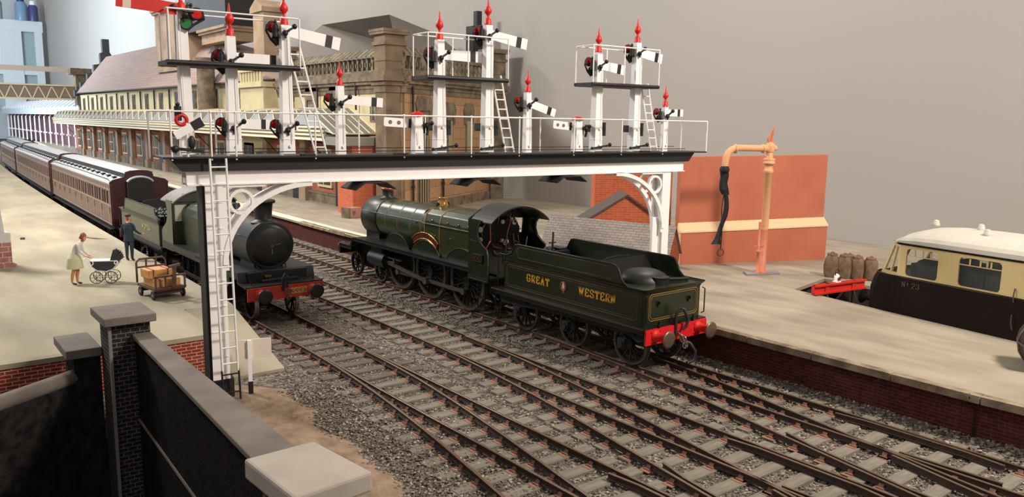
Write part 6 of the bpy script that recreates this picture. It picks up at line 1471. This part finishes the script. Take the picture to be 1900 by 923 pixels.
for z, a, b in ((1.5, .08, .06), (1.46, .19, .12), (1.3, .205, .15), (1.1, .175, .14), (.85, .2, .16), (.78, .205, .165), (.8, .18, .14)): rg.append([(a*math.cos(2*PI*i/n), .01+b*math.sin(2*PI*i/n), z) for i in range(n)])
for a, b in zip(rg, rg[1:]): m.add(a+b, [(i, n+i, n+(i+1)%n, (i+1)%n) for i in range(n)], True)
m.build('jacket', M_unif, mn)
m = MB(); m.ring((0, .02, 1.515), (0, 0, 1), .066, .018, 14, 5); m.build('collar', M_blouse, mn)
# pram
pm = thing('pram', 'black pram with raised hood and spoked wheels in front of the leaning woman', 'pram', (5.72, 29.75, .9), math.radians(-25))
M_pram = mat('dark pram body', (44, 46, 50), .5)
m = MB(); pf_ = [(-.42, .78), (-.36, .60), (-.2, .46), (.1, .42), (.3, .5), (.42, .64), (.46, .78)]; m.xprism(pf_, -.2, .2); m.build('body', M_pram, pm, bevel=.02)
m = MB()
for s in (-1, 1):
    m.tube([(p_, s*.205, z) for p_, z in pf_], .014, 5); m.ring((-.38, s*.2, .72), (0, 1, 0), .08, .018, 14, 5); m.ring((.42, s*.2, .72), (0, 1, 0), .06, .018, 14, 5)
m.box(-.42, .46, -.205, .205, .775, .80); m.build('trim', M_wht, pm)
m = MB(); fan = [(.22, .78)] + [(.42+.30*math.cos(math.radians(a)), .80+.36*math.sin(math.radians(a))) for a in (112, 95, 78, 60, 42, 24, 8)]
zig = [(.22, .78), (.34, 1.16)]
for a in (80, 66, 52, 38, 24, 10): zig += [(.34+.28*math.cos(math.radians(a)), .80+.36*math.sin(math.radians(a))), (.34+.23*math.cos(math.radians(a-7)), .80+.30*math.sin(math.radians(a-7)))]
m.xprism(zig + [(.48, .78)], -.19, .19); m.build('hood', M_pram, pm)
for s in (-1, 1):
    for x in (-.22, .24):
        m = MB(); r_ = .215; m.ring((x, s*.22, r_+.005), (0, 1, 0), r_-.012, .014, 22, 5)
        for k in range(8): t = PI*k/4; m.bar((x, s*.22, r_), (x+r_*.93*math.cos(t), s*.22, r_+r_*.93*math.sin(t)), .01)
        m.build('wheel', M_wheel, pm)
m = MB()
for s in (-1, 1): m.tube([(-.22, s*.2, .22), (-.3, s*.2, .4), (-.1, s*.19, .46)], .014, 5); m.tube([(.24, s*.2, .22), (.34, s*.2, .42), (.15, s*.19, .46)], .014, 5); m.tube([(-.36, s*.18, .72), (-.62, s*.18, .84)], .014, 5)
m.tube([(-.62, -.18, .84), (-.62, .18, .84)], .014, 5); m.build('frame', M_wht, pm)
# luggage trolley with logs / parcel
tr = thing('luggage_trolley', 'brown four wheeled platform trolley with railed ends near the tall brick pier', 'trolley', (6.72, 26.55, .9), math.radians(8)); tr.scale = (.88, .88, .88)
M_tw = mat('brown trolley wood', (84, 58, 46), .7, var=.15)
m = MB(); m.box(-.55, .55, -.78, .78, .34, .42); m.k = 0; m.build('deck', M_tw, tr)
m = MB(); 
def rack(y, z0, z1, w_, n_): 
    for z in (z0, z1): m.bar((-w_, y, z), (w_, y, z), .07, .06)
    for k in range(n_): x = -w_+.04+(2*w_-.08)*k/(n_-1); m.bar((x, y, z0-.0), (x, y, z1), .07, .05)
rack(-.78, .42, .86, .56, 4); m.build('near_rail', M_tw, tr)
m = MB(); P = [(-.55, .78, .45), (-.55, .78, 1.18), (-.45, .78, 1.3), (.4, .78, 1.3), (.5, .78, 1.18), (.52, .78, .45)]; m.tube(P, .04, 6); m.bar((-.55, .78, 1.0), (.52, .78, 1.0), .06)
for x in (-.2, .15): m.bar((x, .78, .45), (x, .78, 1.3), .07, .05)
m.build('far_rail', M_tw, tr)
m = MB(); m.bar((.1, -.84, .42), (.12, -.9, 1.22), .13, .1); m.bar((-.1, -.92, 1.2), (.32, -.88, 1.24), .09); m.build('drawbar', M_tw, tr)
for x in (-.5, .5):
    for y in (-.55, .55):
        m = MB(); m.lathe((x*1.06, y, .17), (1, 0, 0), [(-.03, .13), (-.03, .17), (.03, .17), (.03, .13)], 18); m.k = 1; m.cyl((x*1.06-.035, y, .17), (x*1.06+.035, y, .17), .06, n=10)
        m.build('wheel', [M_wheel, M_steel], tr)
m = MB(); m.box(-.45, .45, -.6, -.5, .17, .34); m.box(-.45, .45, .5, .6, .17, .34); m.build('axle_bed', M_tw, tr)
M_lug = mat('orange brown leather', (206, 150, 92), .6, col2=(186, 128, 76), vscale=4)
def case(label, loc, d, rz=0, strap=True):
    o = thing('suitcase', label, 'suitcase', loc, rz, 'luggage on the trolley'); m = MB(); m.box(-d[0]/2, d[0]/2, -d[1]/2, d[1]/2, 0, d[2]); b = m.build('body', M_lug, o, bevel=.03)
    m = MB()
    for x in (-.3, .3): m.box(d[0]*x-.02, d[0]*x+.02, -d[1]/2-.008, d[1]/2+.008, -.0, d[2]+.008)
    m.build('strap', M_tw, o)
case('long orange leather suitcase lying uppermost on the trolley', (tr.location.x-.12, tr.location.y+.05, .9+.63), (.75, .66, .28), math.radians(8))
case('orange leather case at the bottom of the trolley load', (tr.location.x, tr.location.y-.08, .9+.37), (.82, .88, .26), math.radians(8))
